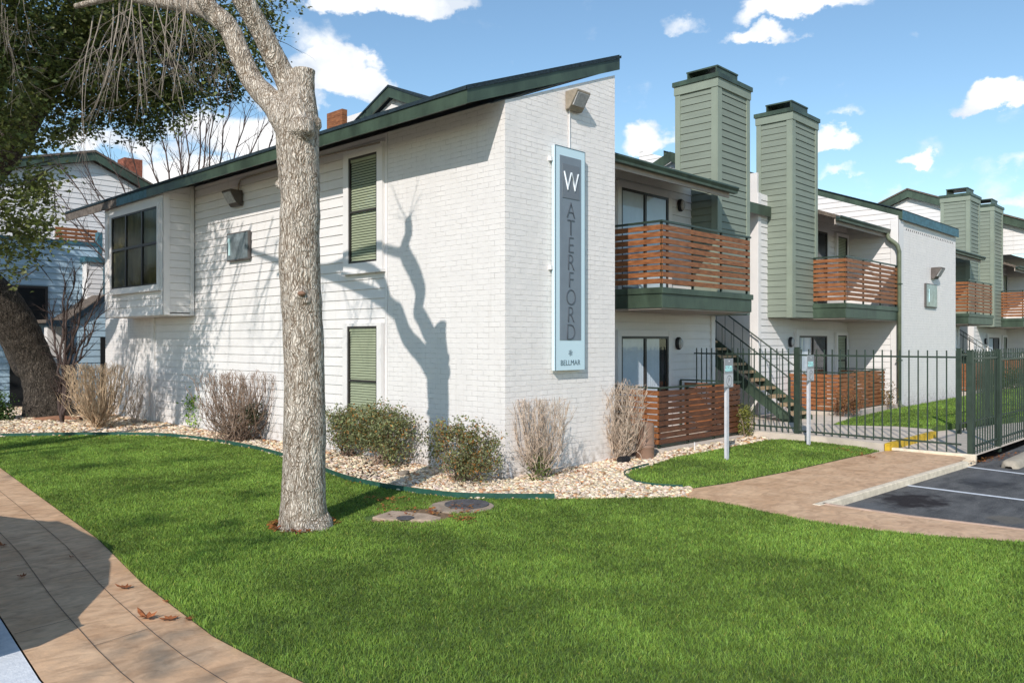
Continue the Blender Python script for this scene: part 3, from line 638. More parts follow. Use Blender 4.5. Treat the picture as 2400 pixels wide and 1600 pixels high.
# small white stack with blue-green cap, lean-to and openings
q0 = yb(203, 614, 19.6); q1 = yb(240, 614, 19.6); t = MB(); siding(t, face('Y', 19.55, -1), [(q0[0], 2.6), (q1[0], 2.6), (q1[0], q0[1]), (q0[0], q0[1])], .15, 2.6); t.box(q0[0], q1[0], 19.56, 20, 2.6, q0[1]); stc = obj('entry_stack', t, WSID, L)
t = MB(); t.box(q0[0]-.08, q1[0]+.5, 19.45, 20, q0[1], q0[1]+.16); t.box(q1[0], q1[0]+.5, 19.5, 20, 2.4, q0[1]); obj('cap', t, BLUEF, stc)
r0 = PY(88, 752, 19.2); r1 = PY(155, 757, 18.4); r2 = PY(247, 697, 18.4); z0r = r1[2]; t = MB()
zt_ = r2[2]; xr0, xr1 = r1[0], r2[0]
t.prism([(r0[0], 18.4, z0r-.0), (xr0, 18.4, z0r), (xr1, 18.4, zt_), (xr1, 18.4, zt_+.1), (xr0, 18.4, z0r+.1), (r0[0], 18.4, z0r+.1)], (0, 1.55, 0)); lt = obj('lean_to_roof', t, SHING, L)
t = MB(); t.prism([(xr0, 18.36, z0r-.1), (xr1, 18.36, zt_-.1), (xr1, 18.36, zt_+.07), (xr0, 18.36, z0r+.07)], (0, .03, 0)); t.box(r0[0], xr0, 18.36, 18.39, z0r-.08, z0r+.08); t.box(xr0-.0, xr0+.16, 18.4, 18.56, -.3, z0r-.1); obj('fascia', t, simple('navy_trim', (.015, .03, .045), .5), lt)
t = MB(); siding(t, face('Y', 18.5, -1), [(xr0+.16, -.3), (xr1+.6, -.3), (xr1+.6, zt_-.1), (xr1, zt_-.1), (xr0+.16, z0r-.12)], .2, -.3, .02); obj('entry_wall', t, WSH, lt)
t = MB(); q = PY(135, 800, 18.9); t.box(q[0]-.28, q[0]+.28, 18.9, 19.2, -.3, z0r-.1); obj('pier', t, STUCCO, lt)
t = MB(); q0 = PY(20, 673, Yb); q1 = PY(105, 748, Yb); t.box(q0[0], q1[0], Yb-.06, Yb-.01, q1[2], q0[2]); wi = obj('window', t, VOID, L)
t = MB(); pbox(t, Pb, q0[0]-.07, q1[0]+.07, q0[2], q0[2]+.07, 0, .07); pbox(t, Pb, q1[0], q1[0]+.07, q1[2], q0[2], 0, .07); pbox(t, Pb, q0[0]-.07, q1[0]+.07, q1[2]-.06, q1[2], 0, .08); obj('frame', t, DARKM, wi)
t = MB(); q0 = PY(22, 790, Yb); q1 = PY(46, 918, Yb); t.box(q0[0], q1[0]+.6, Yb-.05, Yb-.01, -.2, q0[2]+.1); obj('doorway', t, VOID, L)
q0 = PY(236, 790, 18.45); obj('side_door', MB().box(q0[0], q0[0]+.4, 18.44, 18.49, -.3, q0[2]), VOID, L)

# ================================================================ SMALL FIXTURES ON THE WALLS
def flood_light(P, a, z, name, label, body, s=1., wdt=.4):
    """wall-pack flood lamp: wedge housing with a sloping glass"""
    t = thing(name, label, 'lamp', P(a, z, 0)); w2 = wdt/2*s; hh = .17*s
    m = MB(); m.prism([P(a-w2, z-hh, .01), P(a-w2, z-hh, .09*s), P(a-w2, z-hh+.05*s, .13*s), P(a-w2, z+hh-.03, .30*s), P(a-w2, z+hh, .29*s), P(a-w2, z+hh, .01)], tuple(Vector(P(a+w2, z, 0))-Vector(P(a-w2, z, 0)))); obj('housing', m, body, t, bevel=.012)
    m = MB(); e = .035*s
    m.poly([P(a-w2+e, z-hh+.075*s, .15*s), P(a+w2-e, z-hh+.075*s, .15*s), P(a+w2-e, z+hh-.07*s, .285*s), P(a-w2+e, z+hh-.07*s, .285*s)]); 
    m.prism([P(a-w2+e, z-hh+.065*s, .142*s), P(a-w2+e, z-hh+.065*s, .175*s), P(a-w2+e, z+hh-.06*s, .30*s), P(a-w2+e, z+hh-.05*s, .28*s)], tuple(Vector(P(a+w2-e, z, 0))-Vector(P(a-w2+e, z, 0))))
    obj('lens', m, LENS, t, bevel=.006); return t
PL = face('X', 0, -1); PR = face('Y', 0, -1)
f1 = flood_light(PR, 1.50, 5.72, 'flood_lamp', 'beige wedge flood lamp high on the brick end wall above the tall sign', BEIGEM, .84, .40)
obj('conduit', MB().tube([(1.42, -.02, 5.58), (1.42, -.02, 4.95)], .012, 6), WHITE, f1)
f2 = flood_light(PL, 7.76, 4.95, 'flood_lamp', 'dark bronze flood lamp under the long eave on the clapboard wall', METAL, .95)
obj('conduit', MB().tube([(-.02, 7.72, 5.1), (-.02, 7.72, 5.25), (-.04, 7.6, 5.33), (-.05, 6.8, 5.335), (-.06, 4.4, 5.33), (-.06, 2.85, 5.30)], .016, 6), simple('tan_conduit', (.34, .28, .23)), f2)
q = PY(2186, 622, 0); f3 = flood_light(PR, q[0], 4.13, 'flood_lamp', 'weathered flood lamp on the far brick end wall above its number plate', simple('worn_bronze', (.13, .11, .10), .6, var=.3), 1.05)
def plate(P, a0, a1, z0, z1, label, od=.06):
    t = thing('number_plate', label, 'sign', P((a0+a1)/2, z0, 0)); m = MB(); pbox(m, P, a0, a1, z0, z1, .005, od); obj('box', m, simple('plate_edge', (.10, .09, .085), .5), t, bevel=.01)
    m = MB(); e = .03; fx = lambda x, z: P(x, z, od+.004); m.poly([fx(a0+e, z0+e), fx(a1-e, z0+e), fx(a1-e, z1-e), fx(a0+e, z1-e)]); obj('face', m, simple('grey_glass_face', (.17, .20, .21), .22, var=.35, vscale=5, spec=.7), t)
    return t
pl1 = plate(PL, 7.235, 8.16, 3.66, 4.25, 'grey square number plate with numeral 1 on the clapboard wall')
def numeral(P, a, z, h, od, par, sgn=1):
    m = MB(); w_ = .035
    pbox(m, P, a-w_/2, a+w_/2, z, z+h, od, od+.02); m.poly([P(a+sgn*w_/2, z+h, od+.02), P(a+sgn*w_/2, z+h*.86, od+.02), P(a+sgn*(w_/2+.05), z+h*.72, od+.02), P(a+sgn*(w_/2+.05), z+h*.76, od+.02)])
    obj('numeral', m, simple('pale_cyan', (.62, .86, .86), .4), par)
numeral(PL, 8.02, 3.78, .36, .066, pl1, 1)
q = PY(2166, 640, 0); q2 = PY(2192, 686, 0)
pl2 = plate(PR, q[0]+.0, q2[0], 3.03, 3.78, 'blue-grey number plate with a pale numeral, under the lamp on the far brick end wall'); numeral(PR, q[0]+.25, 3.2, .40, .066, pl2, -1)
wall_lamp(face('Y', 1.435, -1), 6.95, 4.93, 'black oval wall lamp on the first balcony, right of its sliding door')
wall_lamp(face('Y', 1.435, -1), 6.87, 1.93, 'black oval wall lamp right of the ground floor door nearest the brick corner')
wall_lamp(face('Y', 1.435, -1), 12.42, 1.95, 'black oval wall lamp left of the patio door beyond the stairs')
wall_lamp(face('Y', 1.435, -1), 32.1, 1.95, 'black oval wall lamp at the far right patio, half in shade')

# ---------------------------------------------------------------- tall sign
def text_mesh(name, s, size, matm, parent, loc, rot, ext=.004, off=0., ax='CENTER', sx=1.):
    cu = bpy.data.curves.new(name, 'FONT'); cu.body = s; cu.size = size; cu.extrude = ext; cu.offset = off; cu.align_x = ax; cu.align_y = 'CENTER'; cu.resolution_u = 3
    o = bpy.data.objects.new(name, cu); COL.objects.link(o); bpy.context.view_layer.update()
    me = bpy.data.meshes.new_from_object(o.evaluated_get(bpy.context.evaluated_depsgraph_get())); bpy.data.objects.remove(o)
    M = Matrix.Translation(Vector(loc)) @ rot @ Matrix.Diagonal((sx, 1, 1, 1)); me.transform(M); me.materials.clear(); me.materials.append(matm); me.name = name
    return link(name, me, parent)
RY = Matrix.Rotation(R(90), 4, 'X')
S = thing('building_sign', 'tall narrow grey sign reading WATERFORD down the brick end wall, BELLMAR at its foot', 'sign', (1.33, 0, 1.53))
x0, x1, z0, z1, d = .985, 1.70, 1.535, 4.955, -.105
PALEB = simple('pale_blue_frame', (.60, .76, .82), .35, spec=.5)
GREYP = simple('grey_sign_panel', (.20, .235, .27), .5, var=.06, vscale=3)
obj('cabinet', MB().box(x0, x1, d, -.03, z0, z1).box(x0+.06, x1-.06, -.03, 0, z0+.1, z1-.1), PALEB, S, bevel=.006)
obj('frame_edge', MB().box(x0-.004, x0+.006, d-.004, d+.01, z0, z1).box(x0, x1, d-.004, d+.01, z1-.006, z1+.006).box(x1-.006, x1+.006, d-.004, d+.01, z0, z1), simple('sign_edge', (.14, .2, .24), .4), S)
obj('panel', MB().box(x0+.10, x1-.10, d-.006, d+.01, z0+.465, z1-.135), GREYP, S)
ob = MB(); px0, px1, pz0, pz1 = x0+.155, x1-.155, 4.18, 4.70
ob.box(px0, px1, d-.014, d-.006, pz0, pz1); obj('letter_tile', ob, simple('tile_grey', (.17, .19, .215), .5), S)
text_mesh('letter', 'W', .44, simple('white_letter', (.88, .93, .95), .4), S, ((x0+x1)/2, d-.022, 4.425), RY, .008, -.012, sx=.84)
LET = simple('raised_letter', (.105, .12, .14), .5)
for k, ch in enumerate('ATERFORD'):
    text_mesh('letter', ch, .37, LET, S, ((x0+x1)/2, d-.010, 3.99-k*.268), RY, .006, -.009, sx=.88)
text_mesh('lettering', 'BELLMAR', .118, simple('slate_letter', (.10, .15, .18), .5), S, ((x0+x1)/2, d-.002, z0+.115), RY, .003, -.001, sx=1.0)
lg = MB(); cx, cz = (x0+x1)/2, z0+.27
for k in range(6):
    q = k*math.pi/3+.3; pts = []
    for j in range(9):
        s_ = 2*math.pi*j/8; r_, t_ = .028+.02*math.cos(s_), .011*math.sin(s_); pts.append((cx+r_*math.cos(q)-t_*math.sin(q), d-.003, cz+r_*math.sin(q)+t_*math.cos(q)))
    lg.tube(pts, .0028, 4)
obj('emblem', lg, simple('slate_letter', (.1, .15, .18)), S)
for z in (4.75, 3.1): obj('bracket', MB().box(x0-.05, x0+.02, -.06, -.0, z-.03, z+.03), WHITE, S)

# ================================================================ GROUND
def stamped():
    """stamped concrete: brown stain, slab joints, drifting pattern"""
    m = mat('stamped_concrete', (.55, .335, .19), .55, 0, 2.2, .5, 26, col2=(.70, .465, .285), spec=.4, dist=.008)
    n, l = m.node_tree.nodes, m.node_tree.links; p = n['Principled BSDF']; src = p.inputs['Base Color'].links[0].from_socket
    tcn = n.new('ShaderNodeTexCoord'); mp = n.new('ShaderNodeMapping'); mp.inputs['Rotation'].default_value = (0, 0, .25); mp.inputs['Scale'].default_value = (1, 1.7, 1); l.new(tcn.outputs['Object'], mp.inputs[0])
    nt = n.new('ShaderNodeTexNoise'); nt.inputs['Scale'].default_value = 5; nt.inputs['Detail'].default_value = 9; nt.inputs['Distortion'].default_value = 1.2; l.new(mp.outputs[0], nt.inputs[0])
    cr = n.new('ShaderNodeValToRGB'); l.new(nt.outputs[0], cr.inputs[0]); e = cr.color_ramp.elements; e[0].position = .36; e[0].color = (.82, .79, .77, 1); e[1].position = .5; e[1].color = (1.0, 1.0, 1.0, 1); q = e.new(.72); q.color = (1.18, 1.16, 1.13, 1)
    mx = n.new('ShaderNodeMix'); mx.data_type = 'RGBA'; mx.blend_type = 'MULTIPLY'; mx.inputs[0].default_value = 1; l.new(src, mx.inputs[6]); l.new(cr.outputs[0], mx.inputs[7]); l.new(mx.outputs[2], p.inputs['Base Color'])
    b = n.new('ShaderNodeBump'); b.inputs['Strength'].default_value = .5; b.inputs['Distance'].default_value = .012; l.new(nt.outputs[0], b.inputs['Height']); l.new(p.inputs['Normal'].links[0].from_socket, b.inputs['Normal']); l.new(b.outputs[0], p.inputs['Normal'])
    return m
STAMP = stamped()
def asphalt():
    m = mat('asphalt', (.056, .055, .057), .85, 0, 5, .8, 160, stretch=(.35, 1, 1), col2=(.135, .132, .128), dist=.006)
    n, l = m.node_tree.nodes, m.node_tree.links; p = n['Principled BSDF']; src = p.inputs['Base Color'].links[0].from_socket
    tcn = n.new('ShaderNodeTexCoord')
    sp = n.new('ShaderNodeTexNoise'); sp.inputs['Scale'].default_value = 70; sp.inputs['Detail'].default_value = 3; l.new(tcn.outputs['Object'], sp.inputs[0])
    c0 = n.new('ShaderNodeMapRange'); l.new(sp.outputs[0], c0.inputs[0]); c0.inputs[1].default_value = .58; c0.inputs[2].default_value = .74
    m0 = n.new('ShaderNodeMix'); m0.data_type = 'RGBA'; l.new(c0.outputs[0], m0.inputs[0]); l.new(src, m0.inputs[6]); m0.inputs[7].default_value = (.25, .23, .20, 1); cur = m0.outputs[2]
    wn_ = n.new('ShaderNodeTexNoise'); wn_.inputs['Scale'].default_value = 5; wn_.inputs['Detail'].default_value = 7; l.new(tcn.outputs['Object'], wn_.inputs[0])
    def stain(px, py, rx, ry, col, s=1.):
        nonlocal cur
        c = G(px, py, -.07); a = n.new('ShaderNodeVectorMath'); a.operation = 'SUBTRACT'; l.new(tcn.outputs['Object'], a.inputs[0]); a.inputs[1].default_value = tuple(c)
        b = n.new('ShaderNodeVectorMath'); b.operation = 'MULTIPLY'; l.new(a.outputs[0], b.inputs[0]); b.inputs[1].default_value = (1/rx, 1/ry, 0)
        d = n.new('ShaderNodeVectorMath'); d.operation = 'LENGTH'; l.new(b.outputs[0], d.inputs[0])
        e = n.new('ShaderNodeMath'); e.operation = 'MULTIPLY_ADD'; l.new(wn_.outputs[0], e.inputs[0]); e.inputs[1].default_value = 2.2; e.inputs[2].default_value = -1.1
        f = n.new('ShaderNodeMath'); f.operation = 'ADD'; l.new(d.outputs['Value'], f.inputs[0]); l.new(e.outputs[0], f.inputs[1])
        g = n.new('ShaderNodeMapRange'); l.new(f.outputs[0], g.inputs[0]); g.inputs[1].default_value = .6; g.inputs[2].default_value = 1.1; g.inputs[3].default_value = s; g.inputs[4].default_value = 0
        h = n.new('ShaderNodeMix'); h.data_type = 'RGBA'; l.new(g.outputs[0], h.inputs[0]); l.new(cur, h.inputs[6]); h.inputs[7].default_value = (*col, 1); cur = h.outputs[2]
    stain(2135, 1172, .55, .45, (.018, .012, .012), .95); stain(2310, 1130, .4, .35, (.02, .02, .022), .8); stain(2000, 1185, .5, .55, (.13, .135, .14), .6)
    stain(2360, 1215, .25, .2, (.16, .14, .11), .6); stain(2330, 1115, .9, .3, (.12, .12, .125), .5)
    l.new(cur, p.inputs['Base Color']); return m
ASPH = asphalt()
SOIL = mat('soil', (.10, .065, .042), .95, .35, 6, .8, 30)
TURF = mat('turf_base', (.08, .13, .03), .95, .3, 12, .6, 60)
LWHITE = mat('kerb_paint', (.72, .74, .76), .7, 0, 14, .5, 60, col2=(.60, .62, .65))
CREAM = mat('cream_kerb', (.74, .63, .48), .8, .15, 9, .7, 40)
YELL = mat('yellow_kerb', (.62, .40, .03), .6, .2, 12, .3, 50)

def sheet(name, pts, z, m, kind='structure', thick=0):
    mb = MB()
    if thick: mb.prism([(p[0], p[1], z-thick) for p in pts], (0, 0, thick))
    else: mb.poly([(p[0], p[1], z) for p in pts])
    return tag(obj(name, mb, m), kind=kind)
g2 = lambda x, y, z=0.: tuple(G(x, y, z)[:2])
sheet('ground', [(-90, -90), (150, -90), (150, 150), (-90, 150)], -.20, SOIL)
# main lawn outline (world metres), read off the photograph
LEFT_EDGE = [(-4.4, -11), (-5.35, -6.6), (-5.72, -4.6), (-5.76, -3.6), (-5.765, -2.82), (-5.68, -2.0), (-5.595, -1.2), (-5.3, .6), (-5.09, 2.54), (-4.88, 4.5), (-4.66, 6.55), (-4.3, 9.4), (-3.95, 11.9)]
BED = [g2(*p) for p in [(0, 1024), (100, 1022), (200, 1021), (300, 1021), (400, 1024), (500, 1036), (600, 1054), (700, 1083), (800, 1121), (880, 1141), (960, 1154), (1040, 1164), (1100, 1168), (1200, 1170), (1300, 1170), (1400, 1169), (1500, 1167), (1605, 1166)]]
PATH_LOW = [g2(*p) for p in [(1700, 1180), (1800, 1201), (1900, 1222), (2050, 1243), (2200, 1258), (2400, 1271)]]
LAWN = LEFT_EDGE+[(-3.7, 11.6)]+BED+PATH_LOW+[(1.9, -8.3), (3.2, -11)]
sheet('lawn', LAWN, 0.0, TURF)
L2 = [g2(*p) for p in [(1465, 1112), (1472, 1122), (1490, 1131), (1530, 1138), (1580, 1143), (1625, 1144), (1700, 1133), (1850, 1104), (2000, 1070), (2062, 1058), (2030, 1051), (1940, 1037), (1860, 1030), (1800, 1031), (1740, 1043), (1650, 1060), (1580, 1073), (1530, 1090), (1485, 1102)]]
sheet('lawn', L2, .004, TURF)
L3 = [(9.6, -.85), (11.6, -.54), (15.4, -.42), (19.3, -.38), (22.4, -.4), (30, -.5), (44, -.6), (44, -3.9), (30, -3.9), (14.5, -3.5), (12.5, -2.95), (10.9, -2.62), (10.1, -2.72), (10.2, -1.98), (9.75, -1.3)]
sheet('lawn', L3, .13, TURF, thick=.2)
# planting bed: one sheet around the buildings
BEDP = [(-4.2, 12.2), (-3.7, 11.6)]+BED+[g2(1625, 1144), g2(1580, 1143), g2(1530, 1138), g2(1490, 1131), g2(1472, 1122), g2(1465, 1112), g2(1485, 1102), g2(1530, 1090), g2(1580, 1073), g2(1650, 1060), g2(1740, 1043), g2(1800, 1031), (7.2, -.35), (7.25, .4), (9, 1.5), (9, 20), (-9, 26), (-9, 16)]
sheet('planting_bed', BEDP, -.012, SOIL)
# left walk with scored slabs
WL = [(-6.95, -5.4), (-6.84, -3.6), (-6.79, -2.74), (-6.635, -1.29), (-6.4, .6), (-6.15, 3.4), (-5.95, 6.5), (-5.7, 10), (-5.5, 13), (-5.3, 17)]
sheet('walkway', WL+[(-4.3, 17), (-3.95, 11.9)]+LEFT_EDGE[::-1]+[(-7.4, -11), (-7.3, -8)], -.004, STAMP)
sc = MB()
def score(a, b, w=.0028):
    a, b = Vector((*a, 0)), Vector((*b, 0)); d = (b-a).normalized(); n_ = Vector((-d.y, d.x, 0))*w; sc.poly([tuple(p+Vector((0, 0, .0015))) for p in (a+n_, a-n_, b-n_, b+n_)])
def walk_x(y, t):
    def ip(L_):
        L_ = sorted(L_, key=lambda p: p[1]); return float(np.interp(y, [p[1] for p in L_], [p[0] for p in L_]))
    return ip(WL)*(1-t)+ip(LEFT_EDGE)*t
ys = np.arange(-7, 11, .5)
for t in (.36, .72):
    for k in range(len(ys)-1): score((walk_x(ys[k], t), ys[k]), (walk_x(ys[k+1], t), ys[k+1]))
for k, y in enumerate(np.arange(-6.4, 11, .92)): 
    score((walk_x(y, 0)+.01, y), (walk_x(y, .36), y+.04)) if k % 2 else score((walk_x(y+.3, .36), y+.3), (walk_x(y+.3, .72), y+.36), .0025)
sjo = obj('walk_joints', sc, simple('joint', (.13, .095, .075), .9)); tag(sjo, kind='structure')
# kerb + road on the left
KL = [(p[0]-.012, p[1]) for p in WL]; KO = [(p[0]-.52, p[1]-.02) for p in WL]
mb = MB()
for k in range(len(KL)-1):
    a, b, c, d = KL[k], KL[k+1], KO[k+1], KO[k]; mb.hexa([(*a, -.16), (*b, -.16), (*c, -.16), (*d, -.16), (*a, -.002), (*b, -.002), (*c, -.03), (*d, -.03)])
tag(obj('kerb', mb, LWHITE), kind='structure')
sheet('road', [(-60, -60), (-8.3, -60), (-8.2, -11), (-7.6, -6)]+[(p[0]-.52, p[1]) for p in WL]+[(-5.6, 60), (-60, 60)], -.14, ASPH)
# right path: stamped concrete, step kerb, car park
KT = (1.391, -3.927); KF = (6.35, -4.24)
PATH = [g2(1605, 1166), g2(1580, 1160)]+[g2(*p) for p in [(1625, 1145), (1700, 1134), (1850, 1105), (2000, 1071), (2064, 1059)]]+[(6.95, -2.9), (7.15, -4.0), (6.9, -4.2), KF, KT, (1.40, -5.0), (1.55, -6.3), (2.3, -8.3), (3.7, -11), (3.2, -11), (1.9, -8.3)]+PATH_LOW[::-1]
sheet('path', PATH, .006, STAMP)
def strip(name, pts, w, z0, z1, m, side=1):
    mb = MB()
    for k in range(len(pts)-1):
        a, b = Vector((*pts[k], 0)), Vector((*pts[k+1], 0)); d = (b-a).normalized(); n_ = Vector((d.y, -d.x, 0))*w*side
        c, e = b+n_, a+n_; mb.hexa([(a.x, a.y, z0), (b.x, b.y, z0), (c.x, c.y, z0), (e.x, e.y, z0), (a.x, a.y, z1), (b.x, b.y, z1), (c.x, c.y, z1), (e.x, e.y, z1)])
    return tag(obj(name, mb, m, bevel=.01), kind='structure')
strip('kerb', [(1.30, -3.93), (6.45, -4.25)], .10, -.2, .012, CREAM)
strip('kerb', [(1.42, -3.99), (1.40, -5.0), (1.55, -6.3), (2.3, -8.3), (3.7, -11)], .07, -.2, .012, mat('pink_kerb', (.52, .36, .27), .8, .15, 8, .5, 40), -1)
sheet('car_park', [(1.5, -4.03), (6.46, -4.35), (7.1, -4.35), (60, -4.7), (60, -60), (-6, -60), (3.7, -11), (2.36, -8.3), (1.61, -6.3), (1.46, -5.0)], -.078, ASPH)
def stripe(px, w=.05):
    a, b = G(*px[0], -.072), G(*px[1], -.072); a, b = Vector(a), Vector(b); b = a+(b-a).normalized()*5.2; d = (b-a).normalized(); n_ = Vector((-d.y, d.x, 0))*w
    m = MB().poly([tuple(p) for p in (a+n_, a-n_, b-n_, b+n_)]); tag(obj('parking_line', m, LWHITE), kind='structure')
stripe([(2258, 1092), (2400, 1110)]); stripe([(2122, 1136), (2400, 1171)])
# raised concrete behind the fence and the yellow step
CR = [(7.2, .3), (7.2, -1.7), (6.95, -2.84), (9.66, -2.93), (10.1, -2.72), (10.2, -1.98), (9.75, -1.3), (9.6, -.85), (11.6, -.54), (12, 1.4), (8.45, 1.4), (8.45, .3)]
sheet('concrete_walk', CR, .125, CONC, thick=.2)
sheet('concrete_walk', [(7.0, -2.87), (7.1, -4.25), (14, -4.4), (44, -4.7), (44, -3.8), (30, -3.8), (14.5, -3.45), (12.5, -2.9), (10.9, -2.6), (10.1, -2.75), (9.7, -2.95)], .010, CONC)
mb = MB().box(6.93, 9.66, -2.95, -2.862, 0.0, .135); tag(obj('yellow_step_edge', mb, YELL), kind='structure')
strip('kerb', [(7.14, -2.85), (7.16, -4.3)], .10, -.2, .05, CREAM, 1)
# concrete footings of patios
for dx in (0, 19.65): tag(obj('patio_slab', MB().box(3.95+dx, 7.2+dx, -.12, 1.45, -.2, .05 if dx == 0 else .16), CONC), kind='structure')
for dx in (0, 19.65): tag(obj('patio_slab', MB().box(12.3+dx, 16.3+dx, -.05, 1.45, -.2, .16), CONC), kind='structure')

# ================================================================ LAWN GRASS
def inside(poly, P_):
    x, y = P_[:, 0], P_[:, 1]; c = np.zeros(len(P_), bool); n = len(poly)
    for i in range(n):
        x0, y0 = poly[i]; x1, y1 = poly[(i+1) % n]
        k = ((y0 > y) != (y1 > y)) & (x < (x1-x0)*(y-y0)/((y1-y0) if y1 != y0 else 1e-9)+x0); c ^= k
    return c
def vnoise(P_, s, seed=0):
    """cheap smooth value noise in the plane"""
    r = np.random.default_rng(seed); T = r.random((64, 64)); q = P_*s; i = np.floor(q).astype(int); f = q-i; f = f*f*(3-2*f)
    a = T[i[:, 0] % 64, i[:, 1] % 64]; b = T[(i[:, 0]+1) % 64, i[:, 1] % 64]; c = T[i[:, 0] % 64, (i[:, 1]+1) % 64]; d = T[(i[:, 0]+1) % 64, (i[:, 1]+1) % 64]
    return (a*(1-f[:, 0])+b*f[:, 0])*(1-f[:, 1])+(c*(1-f[:, 0])+d*f[:, 0])*f[:, 1]
GRASSM = mat('grass_blade', (.222, .352, .062), .5, attr='tone', spec=.25, trans=.35)
HOLES = [(-1.68, -.93, .40), (-2.38, -.98, .36), (-2.75, -.75, .22), (-3.58, -.45, .34)]
def grass(name, poly, z, dens, label, far=1.0):
    pts = np.array(poly); lo, hi = pts.min(0), pts.max(0); cell = []
    N = int((hi[0]-lo[0])*(hi[1]-lo[1])*dens)
    p = lo+RNG.random((N, 2))*(hi-lo); rel = p-CAM[:2]; dep = rel@FWD[:2]; lat = rel@RGT[:2]
    vis = (dep > 3.6) & (np.abs(lat) < dep*.68+.8); p, dep = p[vis], dep[vis]
    keep = RNG.random(len(p)) < np.clip((6.0/dep)**1.15, .10, 1); p, dep = p[keep], dep[keep]
    k = inside(poly, p); p, dep = p[k], dep[k]
    for hx, hy, hr in HOLES: k = np.hypot(p[:, 0]-hx, p[:, 1]-hy) > hr*(.92+.16*RNG.random(len(p))); p, dep = p[k], dep[k]
    n = len(p); an = RNG.random(n)*2*np.pi; lean = RNG.random(n)*.032+.004; la = RNG.random(n)*2*np.pi
    patch = vnoise(p, 1.3, 1)*.5+vnoise(p, 4.5, 2)*.3+vnoise(p, 13, 3)*.2
    h = (.020+.018*RNG.random(n))*(.75+.6*patch); w = .0019*np.clip(dep/5.5, 1, 3.2)*(.8+.5*RNG.random(n))
    dx, dy = np.cos(an)*w, np.sin(an)*w; lx, ly = np.cos(la)*lean, np.sin(la)*lean; z0 = np.full(n, z-.004)
    V = np.empty((n, 6, 3)); 
    V[:, 0] = np.stack([p[:, 0]-dx, p[:, 1]-dy, z0], 1); V[:, 1] = np.stack([p[:, 0]+dx, p[:, 1]+dy, z0], 1)
    V[:, 2] = np.stack([p[:, 0]+dx*.9+lx*.35, p[:, 1]+dy*.9+ly*.35, z0+h*.6], 1); V[:, 3] = np.stack([p[:, 0]-dx*.9+lx*.35, p[:, 1]-dy*.9+ly*.35, z0+h*.6], 1)
    V[:, 4] = np.stack([p[:, 0]+dx*.25+lx, p[:, 1]+dy*.25+ly, z0+h], 1); V[:, 5] = np.stack([p[:, 0]-dx*.25+lx, p[:, 1]-dy*.25+ly, z0+h], 1)
    b = np.arange(n)[:, None]*6; Fq = np.concatenate([b+np.array([[0, 1, 2, 3]]), b+np.array([[3, 2, 4, 5]])], 0)
    t = (.45+.95*RNG.random(n))*(.42+1.15*patch); c = np.stack([t*(.9+.3*RNG.random(n)), t, t*(.8+.4*RNG.random(n))], 1)
    dry = RNG.random(n) < .008; c[dry] = np.array([2.6, 1.5, 2.2])*(.6+.5*RNG.random((dry.sum(), 1)))
    o = np_obj(name, V.reshape(-1, 3), Fq, GRASSM, col=np.repeat(c, 6, 0)); tag(o, label, 'grass', kind='stuff'); return o
grass('grass', LAWN, 0, 9500, 'bright green mown grass of the large front lawn')
grass('grass', L2, .004, 6500, 'green grass of the small lawn holding the two parking signs')
grass('grass', [p for p in L3 if p[0] < 31], .13, 3600, 'green grass behind the metal fence')

